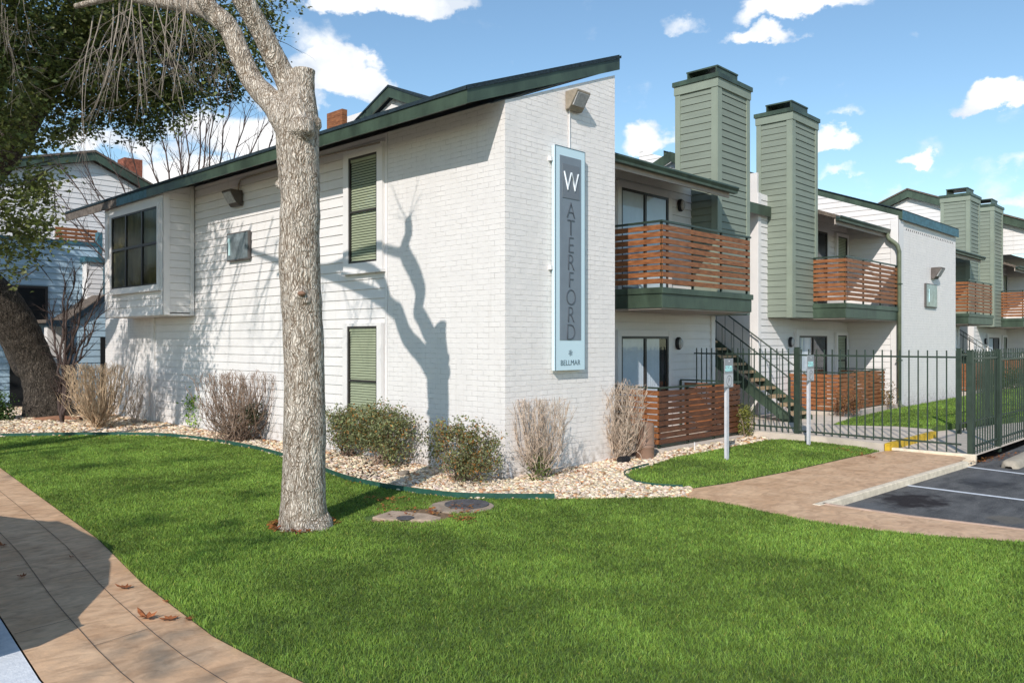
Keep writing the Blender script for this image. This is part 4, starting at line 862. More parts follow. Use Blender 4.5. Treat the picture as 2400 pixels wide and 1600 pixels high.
# ================================================================ GRAVEL, LEAF LITTER
def ico(seed):
    bm = bmesh.new(); bmesh.ops.create_icosphere(bm, subdivisions=1, radius=1); r = np.random.default_rng(seed)
    V = np.array([v.co for v in bm.verts]); Fq = np.array([[v.index for v in f.verts] for f in bm.faces]); bm.free()
    V *= (.72+.5*r.random((len(V), 1))); V *= np.array([1, .72, .5]); return V, Fq
STONES = [ico(s) for s in range(6)]
ROCKM = mat('river_rock', (.74, .64, .50), .8, .12, 30, .5, 60, attr='tone')
def gravel(name, poly, dens, label, smin=.016, smax=.042, zb=-.01, holes=()):
    pts = np.array(poly); lo, hi = pts.min(0), pts.max(0); p = lo+RNG.random((int(np.prod(hi-lo)*dens), 2))*(hi-lo); p = p[inside(poly, p)]
    # only where nothing stands on it
    k = ~((p[:, 0] > .0) & (p[:, 0] < 2.64) & (p[:, 1] > 0)) & ~((p[:, 0] > 3.9) & (p[:, 1] > -.1)) & ~((p[:, 0] > 0) & (p[:, 1] > .0) & (p[:, 1] < 15.1)); p = p[k]
    rel = p-CAM[:2]; dep = rel@FWD[:2]; keep = RNG.random(len(p)) < np.clip((11/dep)**1.3, .25, 1); p = p[keep]; dep = dep[keep]
    Vs, Fs, Cs, base = [], [], [], 0
    for s in range(6):
        q = p[s::6]; d = dep[s::6]; n = len(q)
        if not n: continue
        V, Fq = STONES[s]; sc_ = (smin+(smax-smin)*RNG.random(n)**1.8)*np.clip(d/11, 1, 1.7); a = RNG.random(n)*6.283; tl = (RNG.random(n)-.5)*.9
        ca, sa = np.cos(a), np.sin(a); X = V[None]*sc_[:, None, None]
        z = X[..., 2]*np.cos(tl)[:, None]+X[..., 0]*np.sin(tl)[:, None]; x = X[..., 0]*np.cos(tl)[:, None]-X[..., 2]*np.sin(tl)[:, None]; y = X[..., 1]
        o = np.stack([q[:, 0:1]+x*ca[:, None]-y*sa[:, None], q[:, 1:2]+x*sa[:, None]+y*ca[:, None], zb+.012+z+(RNG.random(n)*.018)[:, None]], -1)
        Vs.append(o.reshape(-1, 3)); Fs.append((Fq[None]+(np.arange(n)*len(V))[:, None, None]+base).reshape(-1, 3)); base += n*len(V)
        t = .5+.75*RNG.random((n, 1)); c = np.concatenate([t*(1+.1*RNG.random((n, 1))), t*(.96+.06*RNG.random((n, 1))), t*(.80+.26*RNG.random((n, 1)))], 1)
        br = RNG.random(n) < .17; c[br] *= np.array([.72, .5, .36]); Cs.append(np.repeat(c, len(V), 0))
    o = np_obj(name, np.concatenate(Vs), np.concatenate(Fs), ROCKM, col=np.concatenate(Cs)); tag(o, label, 'gravel', kind='stuff'); return o
GP = [(-4.4, 13.8), (-4.1, 12.2), (-3.7, 11.6)]+BED+BEDP[2+len(BED):2+len(BED)+18]+[(8.2, .2), (8.2, 1.3), (3.9, 1.3), (0, 0), (0, 15), (.5, 19), (-6, 19)]
GP1 = [(-4.4, 13.8), (-4.1, 12.2), (-3.7, 11.6)]+BED[:10]+[(0, 1.9), (0, 15), (-.2, 19), (-6, 19)]
GP2 = BED[9:]+BEDP[2+len(BED):2+len(BED)+12]+[(7.2, -.35), (7.3, -.13), (3.9, -.13), (2.9, 0), (0, 0), (0, 2.0)]
gravel('gravel', GP1, 560, 'tan and cream rock mulch along the long clapboard wall')
gravel('gravel', GP2, 1150, 'white river rock around the brick corner of the nearest building', .018, .050)

LEAFM = mat('dry_leaf', (.36, .135, .04), .8, attr='tone', trans=.2)
def litter(name, centres, label, size=.022, parent=None):
    """dead leaves: bent quads scattered round centres (x, y, z, radius, count)"""
    Vs = []
    for (cx, cy, cz, r, n) in centres:
        a = RNG.random(n)*6.283; q = np.sqrt(RNG.random(n))*r; x, y = cx+np.cos(a)*q, cy+np.sin(a)*q; s = size*(.6+.8*RNG.random(n)); th = RNG.random(n)*6.283; up = (RNG.random(n)-.3)*s*1.2
        dx, dy = np.cos(th)*s, np.sin(th)*s; z = cz+.012+RNG.random(n)*.03
        Vs.append(np.stack([np.stack([x-dx, y-dy, z], 1), np.stack([x+dy*.6, y-dx*.6, z+up*.3], 1), np.stack([x+dx, y+dy, z+up], 1), np.stack([x-dy*.6, y+dx*.6, z+up*.6], 1)], 1))
    V = np.concatenate(Vs); n = len(V); t = .55+.8*RNG.random((n, 1)); c = np.concatenate([t, t*(.7+.6*RNG.random((n, 1))), t], 1)
    o = np_obj(name, V.reshape(-1, 3), np.arange(n*4).reshape(-1, 4), LEAFM, parent=parent, col=np.repeat(c, 4, 0))
    if label: tag(o, label, 'leaf litter', kind='stuff')
    return o
lc = []
for k in range(70): p = G(random.uniform(20, 640), 1008+random.uniform(-30, 22)*(.4 if k % 2 else 1)); lc.append((p[0], p[1], 0, .30, 16))
for k in range(60): p = G(*random.choice([(780+random.random()*380, 1075+random.random()*75), (1400+random.random()*120, 1070+random.random()*25), (1200+random.random()*180, 1095+random.random()*25), (500+random.random()*160, 1010+random.random()*35), (860+random.random()*280, 1170+random.random()*60)])); lc.append((p[0], p[1], 0, .16, 14))
for k in range(24): p = G(1560+k*9.5, 1075-k*2.1); lc.append((p[0], p[1], 0, .09, 12))
for k in range(14): p = G(900+random.random()*260, 1200+12*math.sin(k)+random.random()*14); lc.append((p[0], p[1], .01, .08, 12))
for k in range(10): p = G(1960+k*10, 1052+k*2.5); lc.append((p[0], p[1], 0, .08, 8))
for k in range(12): p = G(2290+k*9, 1085-k*2, -.075); lc.append((p[0], p[1], -.078, .12, 14))
litter('leaf_litter', lc, 'orange brown dead leaves drifted over the rock beds')

# green steel lawn edging
def edging(name, pts, label, h=.075):
    mb = MB()
    for k in range(len(pts)-1):
        a, b = Vector((*pts[k], 0)), Vector((*pts[k+1], 0)); d = (b-a).normalized(); n_ = Vector((d.y, -d.x, 0))*.006
        mb.hexa([tuple(q+Vector((0, 0, z))) for z in (-.05, h) for q in (a-n_, b-n_, b+n_, a+n_)])
    return tag(obj(name, mb, simple('edging_green', (.025, .085, .062), .45, var=.2, vscale=12)), label, 'edging')
def smooth(pts, n=6):
    out = []
    for i in range(len(pts)-1):
        p0, p1, p2, p3 = [np.array(pts[j]) for j in (max(i-1, 0), i, i+1, min(i+2, len(pts)-1))]
        for k in range(n): t = k/n; out.append(tuple(.5*((2*p1)+(-p0+p2)*t+(2*p0-5*p1+4*p2-p3)*t*t+(-p0+3*p1-3*p2+p3)*t**3)))
    return out+[tuple(pts[-1])]
edging('lawn_edging', smooth(BED[:-3], 4), 'long curved green steel edging between big lawn and rock bed')
edging('lawn_edging', smooth([g2(*p) for p in [(1600, 1144), (1540, 1141), (1490, 1133), (1468, 1120), (1464, 1110), (1490, 1100), (1520, 1092)]], 4), 'curved green edging round the tip of the small sign lawn', .05)

# ================================================================ FENCES
def slat_fence(name, label, X0, X1, Y0, Y1, z0, n, pitch, h, wood, lback=True, zt=None, grp='slatted cedar patio screens'):
    t = thing(name, label, 'fence', (X0, Y0, z0-.05), grp)
    mb = slat_panel(MB(), face('Y', Y0, -1), X0-.02, X1, z0, n, pitch, h, 0, .022); obj('front_slats', mb, wood, t)
    mb = slat_panel(MB(), face('X', X0, -1), Y0, Y1, z0, n, pitch, h, 0, .022); obj('side_slats', mb, WOOD if wood is WOODD else wood, t)  # lighter cedar than the dark front: the side's sunlight is in the colour
    zt = zt or z0+n*pitch+.01; f = MB(); f.box(X0-.035, X1+.03, Y0-.035, Y0+.03, zt, zt+.03); f.box(X0-.034, X0+.03, Y0+.03, Y1, zt, zt+.029); f.box(X1-.0, X1+.03, Y0+.03, Y1+.0, zt, zt+.031)
    f.box(X0, X1, Y0+.004, Y0+.03, z0-.05, z0-.02)
    obj('top_rail', f, GRAIL, t)
    k = max(3, int((X1-X0)/.85)+1)
    for i in range(k): x = X0+.03+(X1-X0-.06)*i/(k-1); obj('post', MB().box(x-.02, x+.02, Y0+.004, Y0+.045, z0-.1, zt).box(x-.05, x+.05, Y0-.02, Y0+.07, z0-.1, z0-.085), GRAIL, t)
    obj('post', MB().box(X1-.04, X1, Y1-.05, Y1-.01, z0-.1, zt), GRAIL, t)
    mb = slat_panel(MB(), face('X', X1, -1), Y0+.06, Y1-.1, z0, n, pitch, h, -.03, -.01); obj('far_side_slats', mb, WOOD, t)
    return t
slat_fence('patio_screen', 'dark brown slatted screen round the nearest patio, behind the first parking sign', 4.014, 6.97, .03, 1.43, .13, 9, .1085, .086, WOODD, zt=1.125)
slat_fence('patio_screen', 'orange brown slatted patio screen behind the fence, between stairs and downspout', 12.4, 15.6, .10, 1.43, .20, 9, .105, .084, WOOD, zt=1.155)
slat_fence('patio_screen', 'slatted patio screen just right of the far brick end wall', 23.9, 26.6, .03, 1.43, .20, 9, .105, .084, WOOD, zt=1.155)
slat_fence('patio_screen', 'farthest slatted patio screen at the right edge behind the fence', 32.0, 35.4, .1, 1.43, .20, 9, .105, .084, WOOD, zt=1.155)

def metal_fence(label, a, b, z0, z1, n, posts_=(True, True), rail0=.2, rail1=.12, pw=.0095, pin=.03, pr=.042, zp=None):
    t = thing('metal_fence', label, 'fence', (*a, z0), 'green picket fence runs'); a, b = Vector((*a, 0)), Vector((*b, 0)); d = (b-a).normalized(); nn = Vector((-d.y, d.x, 0)); L_ = (b-a).length
    def bar(s0, s1, z_0, z_1, w):
        c = [a+d*s0-nn*w, a+d*s1-nn*w, a+d*s1+nn*w, a+d*s0+nn*w]; return MB().hexa([(p.x, p.y, z_0) for p in c]+[(p.x, p.y, z_1) for p in c])
    for z in (z0+rail0, z1-rail1): obj('rail', bar(0, L_, z-.016, z+.016, .014), GRAIL, t)
    for k in range(n):
        s = L_*(k+.5)/n; obj('picket', bar(s-pw, s+pw, z0+pin, z1, pw), GRAIL, t)
    for e, s in zip(posts_, (0, L_)):
        if e:
            m = bar(s-pr, s+pr, (zp if zp is not None else z0-.1), z1+.01, pr); m2 = bar(s-pr-.006, s+pr+.006, z1+.01, z1+.03, pr+.006); i = len(m.v); m.v += m2.v; m.f += [tuple(q+i for q in f) for f in m2.f]; m.m += m2.m
            obj('post', m, GRAIL, t)
    return t
metal_fence('green picket fence run left of the thick post behind the second parking sign', (7.42, 1.35), (7.40, -1.02), .03, 1.83, 19, (False, True))
metal_fence('green picket fence run between the thick post and the tall corner post', (7.40, -1.02), (7.30, -4.02), -.02, 1.82, 19, (False, False))
metal_fence('green picket fence run from the tall corner post beside the car park', (7.16, -4.20), (8.96, -4.22), -.02, 1.80, 11, (True, True), zp=-.09, rail0=.18)
metal_fence('green picket fence run leaving the picture at the right edge', (8.96, -4.22), (13.4, -4.30), -.02, 1.76, 27, (False, True), zp=-.09, rail0=.18)
gp = PY(2240, 1016, -3.08)
metal_fence('green inner picket fence seen through the car park fence', (10.7, -3.1), (17.5, -3.35), .02, 1.80, 34, (True, True))

# ================================================================ STAIRS
T = thing('staircase', 'open outdoor staircase with wooden treads and green steel stringers', 'staircase', (10, .1, .12))
X0s, X1s = 9.47, 10.47; N = 15; rise, run = .187, .262; ys0, zs0 = .10, .125
for k in range(N):
    y, z = ys0+k*run, zs0+(k+1)*rise; m = MB().box(X0s+.03, X1s-.03, y, y+.27, z-.06, z); obj('tread', m, simple('tread_wood', (.42, .29, .17), .8, var=.3, vscale=12), T)
for x in (X0s, X1s-.03):
    L_ = N*run; m = MB().prism([(x, ys0-.12, zs0), (x, ys0-.12, zs0+.10), (x, ys0+L_, zs0+.10+(L_+.12)*rise/run), (x, ys0+L_, zs0-.22+(L_+.12)*rise/run), (x, ys0+.16, zs0)], (.03, 0, 0)); obj('stringer', m, GTRIM, T)
for x in (X0s-.02, X1s+.02):
    sl_ = rise/run; hz = lambda y: zs0+.06+(y-ys0)*sl_
    m = MB(); m.tube([(x, ys0-.02, hz(ys0)+.95), (x, ys0+N*run, hz(ys0+N*run)+.95)], .018, 6)
    m.tube([(x, ys0-.02, hz(ys0)+.10), (x, ys0+N*run, hz(ys0+N*run)+.10)], .010, 5)
    m.tube([(x, ys0-.02, .05), (x, ys0-.02, hz(ys0)+.97)], .024, 6)
    for k in range(16): y = ys0+.22+k*.245; m.tube([(x, y, hz(y)+.05), (x, y, hz(y)+.95)], .008, 4)
    obj('handrail', m, GRAIL, T)
obj('bracket', MB().box(X0s-.01, X0s+.0, ys0+.5, ys0+.53, .3, .8), GRAIL, T)
T2 = thing('staircase', 'second green railed staircase far right beside the far brick end wall', 'staircase', (29.6, .1, .12))
for ch in list(T.children):
    c = ch.copy(); COL.objects.link(c); c.parent = T2
T2.location = (T.location.x+19.65, T.location.y, T.location.z)

# ================================================================ SIGNS ON POSTS, BIN, SMALL THINGS
def parking_sign(px, pytop, ppan, label, w=.30):
    b = G(*px); t = thing('parking_sign', label, 'sign', (b[0], b[1], 0), 'future resident parking signs'); x, y = b[0], b[1]
    obj('post', MB().box(x-.03, x+.03, y-.004, y+.004, 0, 1.45).box(x-.03, x-.022, y, y+.05, 0, 1.45).box(x+.022, x+.03, y, y+.05, 0, 1.45), STEEL, t)
    z1 = PY(px[0], pytop, y)[2]; z0 = PY(px[0], ppan, y)[2]; yf = y-.012
    obj('panel', MB().box(x-w/2, x+w/2, yf-.006, yf+.004, z0, z1), simple('sign_grey', (.30, .31, .32), .4), t, bevel=.004)
    h = z1-z0; obj('lower_panel', MB().box(x-w/2+.012, x+w/2-.012, yf-.010, yf-.006, z0+.015, z0+h*.47), simple('sign_pale', (.52, .53, .54), .4), t)
    tq = simple('teal_letter', (.42, .78, .78), .4)
    text_mesh('lettering', 'FUTURE', .068, tq, t, (x, yf-.008, z1-h*.30), RY, .002, .001, sx=.9); text_mesh('lettering', 'RESIDENT', .068, tq, t, (x, yf-.008, z1-h*.40), RY, .002, .001, sx=.84)
    m = MB(); m.tube([(x+.085*math.cos(q), yf-.012, z0+h*.24+.088*math.sin(q)) for q in [2*math.pi*k/24 for k in range(25)]], .006, 4, cap=False); obj('ring', m, simple('ring_grey', (.20, .21, .22), .4), t)
    text_mesh('lettering', 'P', .12, simple('ring_grey', (.2, .21, .22)), t, (x, yf-.011, z0+h*.24), RY, .002, 0)
    obj('bolt', MB().lathe([(.008, 0), (.008, .01)], (x, yf-.012, z1-.05), 8), simple('white_letter', (.88, .93, .95)), t)
parking_sign((1706, 1078), 840, 908, 'future resident parking sign on a pale post, the nearer one left of the stairs')
parking_sign((1898, 1043), 832, 893, 'future resident parking sign further off, in front of the second patio screen')
q = G(1524, 1078); t = thing('utility_cover', 'smooth brown domed utility cover standing at the patio screen corner', 'utility cover', (q[0]+.05, q[1]+.12, 0))
BRN = simple('brown_plastic', (.27, .165, .115), .55, var=.06, vscale=2)
r_ = .155; obj('shell', MB().lathe([(r_, -.02), (r_, .20), (r_+.004, .205), (r_+.004, .215), (r_, .22), (r_, .56), (r_*.96, .59), (r_*.84, .61), (r_*.5, .622), (.0, .625)], (q[0]+.05, q[1]+.14, 0), 28), BRN, t, True)
t = thing('drain_pipe', 'black corrugated drain pipe end lying by the brown cover', 'drain pipe', (3.0, -.5, .06)); a = G(1483, 1085, .05); m = MB()
for k in range(9): m.tube([(a[0]+.06+k*.022, a[1]+.30-k*.004, .06), (a[0]+.072+k*.022, a[1]+.30-k*.004, .06)], .062 if k % 2 else .054, 12)
obj('corrugation', m, BLACKP, t)
# manhole lid and valve slab
c = (-1.66, -.93); t = thing('manhole_cover', 'round grey ribbed manhole lid sunk in the lawn', 'manhole', (*c, 0)); 
obj('collar', MB().lathe([(.39, -.02), (.39, .012), (.36, .018), (.0, .019)], (c[0]-.06, c[1], 0), 30), CONCD, t)
m = MB().lathe([(.27, .019), (.27, .030), (.255, .034), (.0, .034)], (c[0]+.03, c[1], 0), 30)
for k in range(24): q = 2*math.pi*k/24; m.box(c[0]+.03+math.cos(q)*.15-.015, c[0]+.03+math.cos(q)*.15+.015, c[1]+math.sin(q)*.15-.008, c[1]+math.sin(q)*.15+.008, .034, .039)
obj('lid', m, simple('cast_iron', (.09, .085, .09), .7, var=.35, vscale=18, bump=.6), t)
s0 = [g2(*p, .03) for p in [(872, 1211), (918, 1196), (1000, 1203), (1035, 1212), (1010, 1218), (905, 1217)]]
t = thing('valve_box_slab', 'cracked tan concrete slab half buried beside the manhole lid', 'slab', (*s0[0], 0)); m = MB().prism([(p[0], p[1], -.02) for p in s0], (0, 0, .055)); obj('slab', m, mat('tan_slab', (.40, .30, .22), .9, .2, 8, .6, 40), t, bevel=.012)
q = g2(950, 1213, .036); obj('lid', MB().lathe([(.10, .034), (.10, .042), (0, .043)], (*q, 0), 16), simple('cast_iron', (.09, .085, .09)), t)
t = sheet('bare_patch', [g2(*p) for p in [(868, 1222), (950, 1240), (1060, 1228), (1150, 1192), (1142, 1176), (1080, 1168), (1000, 1170), (985, 1190), (890, 1200)]], .003, mat('bare_soil', (.20, .13, .075), .95, .3, 20, .8, 50))
# parking block
a = G(2362, 1098, -.075); t = thing('parking_block', 'tan concrete parking block with rounded ends at the right edge', 'parking block', (a[0], a[1], -.12))
dz = -.078; m = MB(); xs = [(0, .05, .03), (.03, .09, .08), (.09, .115, .105), (.2, .12, .11), (1.6, .12, .11), (1.71, .115, .105), (1.77, .09, .08), (1.8, .05, .03)]
i = 0; m.v = []; 
for s_, w_, h_ in xs:
    for (u, v) in ((-1, 0), (-.8, .8), (-.55, 1), (.55, 1), (.8, .8), (1, 0)): m.v.append((a[0]+.05+s_, a[1]-.0+w_*1.15*u, dz+h_*v*1.1))
for k in range(len(xs)-1):
    for j in range(5): m.f.append((k*6+j, k*6+j+1, k*6+6+j+1, k*6+6+j)); m.m.append(0)
m.f.append(tuple(range(6))); m.m.append(0); m.f.append(tuple(range(len(m.v)-1, len(m.v)-7, -1))); m.m.append(0)
obj('block', m, mat('block_concrete', (.40, .345, .27), .9, .12, 8, .5, 50), t, True)
# short grey metal stub at the corner and irrigation riser
q = G(1200, 1124); t = thing('metal_stub', 'thin grey metal stub leaning at the foot of the brick corner', 'stub', (q[0], q[1], 0)); obj('stub', MB().prism([(q[0]-.012, q[1], -.02), (q[0]+.02, q[1], -.02), (q[0]-.015, q[1]+.03, .24), (q[0]-.04, q[1]+.03, .25)], (0, .008, 0)), STEEL, t)
q = G(1628, 1058); t = thing('sprinkler_riser', 'small white sprinkler riser in front of the dark patio screen', 'sprinkler', (q[0], q[1], 0)); obj('riser', MB().lathe([(.03, 0), (.012, .05), (.009, .16), (.013, .17), (0, .175)], (q[0], q[1], 0), 8), WHITE, t)
q = G(968, 1115); 
V, Fq = STONES[2]; o = np_obj('boulder', V*np.array([.13, .13, .12])+np.array([q[0]-.1, q[1]+.1, .04]), Fq, mat('boulder', (.22, .18, .14), .9, .3, 6, .7, 30)); tag(o, 'flat brown rock on the gravel by the tree shadow', 'rock')
q = G(140, 985); V, Fq = STONES[1]; o = np_obj('boulder', V*np.array([.85, .3, .2])@np.array([[.72, -.69, 0], [.69, .72, 0], [0, 0, 1]])+np.array([q[0], q[1], .03]), Fq, mat('red_rock', (.24, .12, .07), .9, .3, 5, .8, 20)); tag(o, 'long reddish rock at the foot of the oak', 'rock')
# big dry leaves on the walk
def oak_leaf(px, s, rot, label, cup=.3):
    b = G(*px, .004); out = [(0, -1), (.15, -.6), (.45, -.7), (.35, -.3), (.8, -.25), (.5, .05), (.7, .45), (.3, .4), (.25, .8), (0, 1.1), (-.25, .8), (-.3, .4), (-.7, .45), (-.5, .05), (-.8, -.25), (-.35, -.3), (-.45, -.7), (-.15, -.6)]
    m = MB(); n = len(out); ca, sa = math.cos(rot), math.sin(rot); m.v.append((b[0], b[1], .006))
    for x, y in out: r = math.hypot(x, y); m.v.append((b[0]+s*(x*ca-y*sa), b[1]+s*(x*sa+y*ca), .006+s*cup*r*r*random.uniform(.3, 1)))
    for k in range(n): m.f.append((0, 1+k, 1+(k+1) % n)); m.m.append(0)
    o = obj('fallen_leaf', m, simple('brown_leaf', (.30, .10, .035), .7, var=.3, vscale=30)); tag(o, label, 'leaf', 'dry leaves on the stamped walk')
oak_leaf((345, 1447), .085, .4, 'curled orange leaf, biggest of the row on the sunlit walk', .9); oak_leaf((398, 1449), .07, 1.3, 'flat orange leaf in the middle of the sunlit row'); oak_leaf((444, 1449), .05, 2.2, 'small orange leaf nearest the grass in the sunlit row')
oak_leaf((293, 1376), .07, 1.1, 'dark leaf at the rim of the shade by the grass edge', .5); oak_leaf((52, 1351), .045, 2.0, 'small curled leaf in the shade on the walk joint', .9); oak_leaf((6, 1278), .05, .2, 'leaf at the left border in the shade', .7); oak_leaf((392, 1408), .035, .9, 'tiny orange leaf beside the lawn edge above the sunlit row'); oak_leaf((168, 1305), .025, .5, 'tiny dark leaf in the middle of the shaded walk', .6)
oak_leaf((2205, 1124), .05, .5, 'brown leaf lying on the car park between the white lines') if False else None

# ================================================================ PARKED CAR beyond the left border (its shadow lies on the walk)
K = thing('parked_car', 'silver parked car beyond the left edge of the photo whose shadow lies on the walk', 'car', (-7.8, .4, -.14))
prof = [(-2.3, .35), (-2.28, .62), (-2.1, .78), (-1.72, 1.08), (-1.2, 1.27), (-.65, 1.385), (0, 1.45), (.6, 1.47), (1.1, 1.36), (1.63, 1.20), (2.36, 1.02), (2.9, .88), (3.15, .62), (3.2, .35)]
PNT = mat('silver_paint', (.45, .46, .47), .25, spec=.6, metal=.5); xc = -7.82; m = MB(); rings = []
for u, wq in ((-1, .0), (-.97, .5), (-.86, 1), (.86, 1), (.97, .5), (1, .0)):
    rings.append([(xc+.9*(u if wq < 1 else u*.98), y, .12+(z-.12-.14)*(.55+.45*(1 if wq == 1 else wq*.9)) if z > .7 else z-.14) for y, z in prof]+[(xc+.9*u, 3.1, .05), (xc+.9*u, -2.2, .05)])
n = len(rings[0])
for r_ in rings: m.v += r_
for k in range(len(rings)-1):
    for j in range(n): m.f.append((k*n+j, k*n+(j+1) % n, (k+1)*n+(j+1) % n, (k+1)*n+j)); m.m.append(0)
m.f.append(tuple(range(n))); m.m.append(0); m.f.append(tuple(range(len(m.v)-1, len(m.v)-n-1, -1))); m.m.append(0)
obj('body', m, PNT, K)
for sx in (-1, 1):
    X = xc+sx*.905; obj('side_window', MB().prism([(X, -1.35, .85), (X, 1.5, .85), (X, .95, 1.2), (X, -.7, 1.2)], (sx*.01, 0, 0)), VOID, K)
    for y in (-1.45, 2.2):
        w_ = obj('wheel', MB().tube([(X-.12*sx, y, .19), (X+.02*sx, y, .19)], .33, 22), BLACKP, K); obj('rim', MB().tube([(X+.021*sx, y, .19), (X+.03*sx, y, .19)], .2, 12), STEEL, w_)
for x in (-.6, .6): obj('headlight', MB().box(xc+x-.18, xc+x+.18, 3.1, 3.2, .42, .56), LENS, K)
obj('windscreen', MB().poly([(xc-.7, 1.15, 1.24), (xc+.7, 1.15, 1.24), (xc+.74, 1.95, 1.02), (xc-.74, 1.95, 1.02)]), VOID, K)

# ================================================================ TREES AND SHRUBS
def bark(name, c1, c2, dark, sc_=9, bump=1.):
    m = bpy.data.materials.new(name); m.use_nodes = True; MATS[name] = m
    n, l = m.node_tree.nodes, m.node_tree.links; p = n['Principled BSDF']; p.inputs['Roughness'].default_value = .9; p.inputs['Specular IOR Level'].default_value = .15
    tcn = n.new('ShaderNodeTexCoord'); mp = n.new('ShaderNodeMapping'); mp.inputs['Scale'].default_value = (1, 1, .17); l.new(tcn.outputs['Object'], mp.inputs[0])
    wz = n.new('ShaderNodeTexNoise'); wz.inputs['Scale'].default_value = 6; wz.inputs['Detail'].default_value = 3; l.new(tcn.outputs['Object'], wz.inputs[0])
    ad = n.new('ShaderNodeVectorMath'); ad.operation = 'MULTIPLY_ADD'; l.new(wz.outputs['Color'], ad.inputs[0]); ad.inputs[1].default_value = (.12, .12, .03); l.new(mp.outputs[0], ad.inputs[2])
    vo = n.new('ShaderNodeTexVoronoi'); vo.feature = 'DISTANCE_TO_EDGE'; vo.inputs['Scale'].default_value = sc_*5.5; l.new(ad.outputs[0], vo.inputs['Vector'])
    nz_ = n.new('ShaderNodeTexNoise'); nz_.inputs['Scale'].default_value = sc_*3; nz_.inputs['Detail'].default_value = 8; nz_.inputs['Roughness'].default_value = .65; l.new(ad.outputs[0], nz_.inputs[0])
    e = n.new('ShaderNodeMapRange'); l.new(vo.outputs['Distance'], e.inputs[0]); e.inputs[1].default_value = 0; e.inputs[2].default_value = .30; e.inputs[4].default_value = .55
    h = n.new('ShaderNodeMath'); h.operation = 'MULTIPLY_ADD'; l.new(nz_.outputs[0], h.inputs[0]); h.inputs[1].default_value = 1.5; l.new(e.outputs[0], h.inputs[2])
    b = n.new('ShaderNodeBump'); b.inputs['Strength'].default_value = bump; b.inputs['Distance'].default_value = .022; l.new(h.outputs[0], b.inputs['Height']); l.new(b.outputs[0], p.inputs['Normal'])
    cr = n.new('ShaderNodeValToRGB'); l.new(h.outputs[0], cr.inputs[0]); q = cr.color_ramp.elements; q[0].position = .42; q[0].color = (*dark, 1); q[1].position = 1.0; q[1].color = (*c2, 1); k = q.new(.68); k.color = (*c1, 1)
    hr = n.new('ShaderNodeMapRange'); l.new(h.outputs[0], hr.inputs[0]); hr.inputs[1].default_value = 0; hr.inputs[2].default_value = 1.7; l.new(hr.outputs[0], cr.inputs[0])
    l.new(cr.outputs[0], p.inputs['Base Color']); return m
BARK1 = bark('pale_bark', (.68, .585, .48), (.86, .78, .67), (.20, .145, .10))
BARK2 = bark('oak_bark', (.105, .085, .068), (.22, .185, .15), (.02, .017, .014), 8)
TWIG = mat('pale_twig', (.30, .25, .20), .8, .25, 6)
TWIGD = mat('dark_twig', (.085, .058, .05), .8, .3, 6)
TAN = mat('tan_twig', (.60, .44, .29), .8, .3, 9)
GREYT = mat('grey_twig', (.60, .475, .37), .8, .3, 9)
BRNT = mat('brown_twig', (.30, .21, .155), .8, .35, 9)

def crs(pts, n=5):
    P_ = [np.array(p, float) for p in pts]; out = []
    for i in range(len(P_)-1):
        p0, p1, p2, p3 = P_[max(i-1, 0)], P_[i], P_[i+1], P_[min(i+2, len(P_)-1)]
        for k in range(n): t = k/n; out.append(.5*((2*p1)+(-p0+p2)*t+(2*p0-5*p1+4*p2-p3)*t*t+(-p0+3*p1-3*p2+p3)*t**3))
    return out+[P_[-1]]
def limb(mb, spec, n=20, rough=.03):
    """spec: list of (x, y, z, radius), smooth tapering limb with knobbly girth"""
    S_ = crs(spec, 6); V0 = len(mb.v)
    mb.tube([tuple(p[:3]) for p in S_], [max(p[3]*(1+random.uniform(-rough, rough)), .004) for p in S_], n); return mb
def woody(name, mb, m, parent, vox=.02):
    o = obj(name, mb, m, parent, True); r = o.modifiers.new('remesh', 'REMESH'); r.mode = 'VOXEL'; r.voxel_size = vox; r.use_smooth_shade = True
    s = o.modifiers.new('smooth', 'SMOOTH'); s.iterations = 3; s.factor = .5; return o
def ap_(px, py, d, w): q = AT(px, py, d); return (q[0], q[1], q[2], w*d/F/2)

# ---- foreground tree: pale trunk, cut stump, two limbs
tb = (-3.61, -.43)
T1 = thing('pruned_tree', 'pale barked pruned tree in the front lawn with a cut stump between limbs', 'tree', (*tb, 0))
d0 = 8.69; m = MB()
limb(m, [(-3.575, -.45, -.12, .345), (-3.575, -.45, .02, .30), ap_(711, 1218, d0, 114), ap_(711, 1190, d0, 106), ap_(712, 1120, d0, 100), ap_(714, 1010, d0, 97), ap_(712, 815, d0, 94), ap_(702, 612, d0, 93), ap_(704, 460, d0, 92), ap_(699, 380, d0, 95), ap_(697, 306, d0, 100), ap_(700, 262, d0, 92), ap_(708, 215, d0, 60), ap_(711, 180, d0, 52), ap_(712, 163, d0, 54)], 26)
limb(m, [ap_(690, 330, d0, 60), ap_(668, 285, d0-.02, 66), ap_(640, 243, d0+.1, 58), ap_(596, 196, 9.0, 52), ap_(565, 134, 9.0, 50), ap_(541, 74, 9.0, 49), ap_(512, 42, 8.97, 50), ap_(480, 22, 9.2, 44), ap_(437, 12, 9.5, 38), ap_(364, 2, 10.0, 30), ap_(300, -10, 10.4, 26), ap_(180, -40, 11, 20), ap_(60, -90, 11.6, 13)], 18)
limb(m, [ap_(700, 280, d0, 62), ap_(686, 222, 8.72, 62), ap_(672, 190, 8.72, 54), ap_(644, 137, 8.66, 52), ap_(612, 73, 8.57, 50), ap_(580, 17, 8.45, 50), ap_(560, -25, 8.38, 50), (-4.31, -.34, 6.0, .115), (-4.36, -.22, 6.35, .12), (-4.35, .0, 6.62, .12), (-4.35, .03, 6.8, .10), (-4.36, -.07, 6.98, .09), (-4.35, -.05, 7.22, .075)], 18)
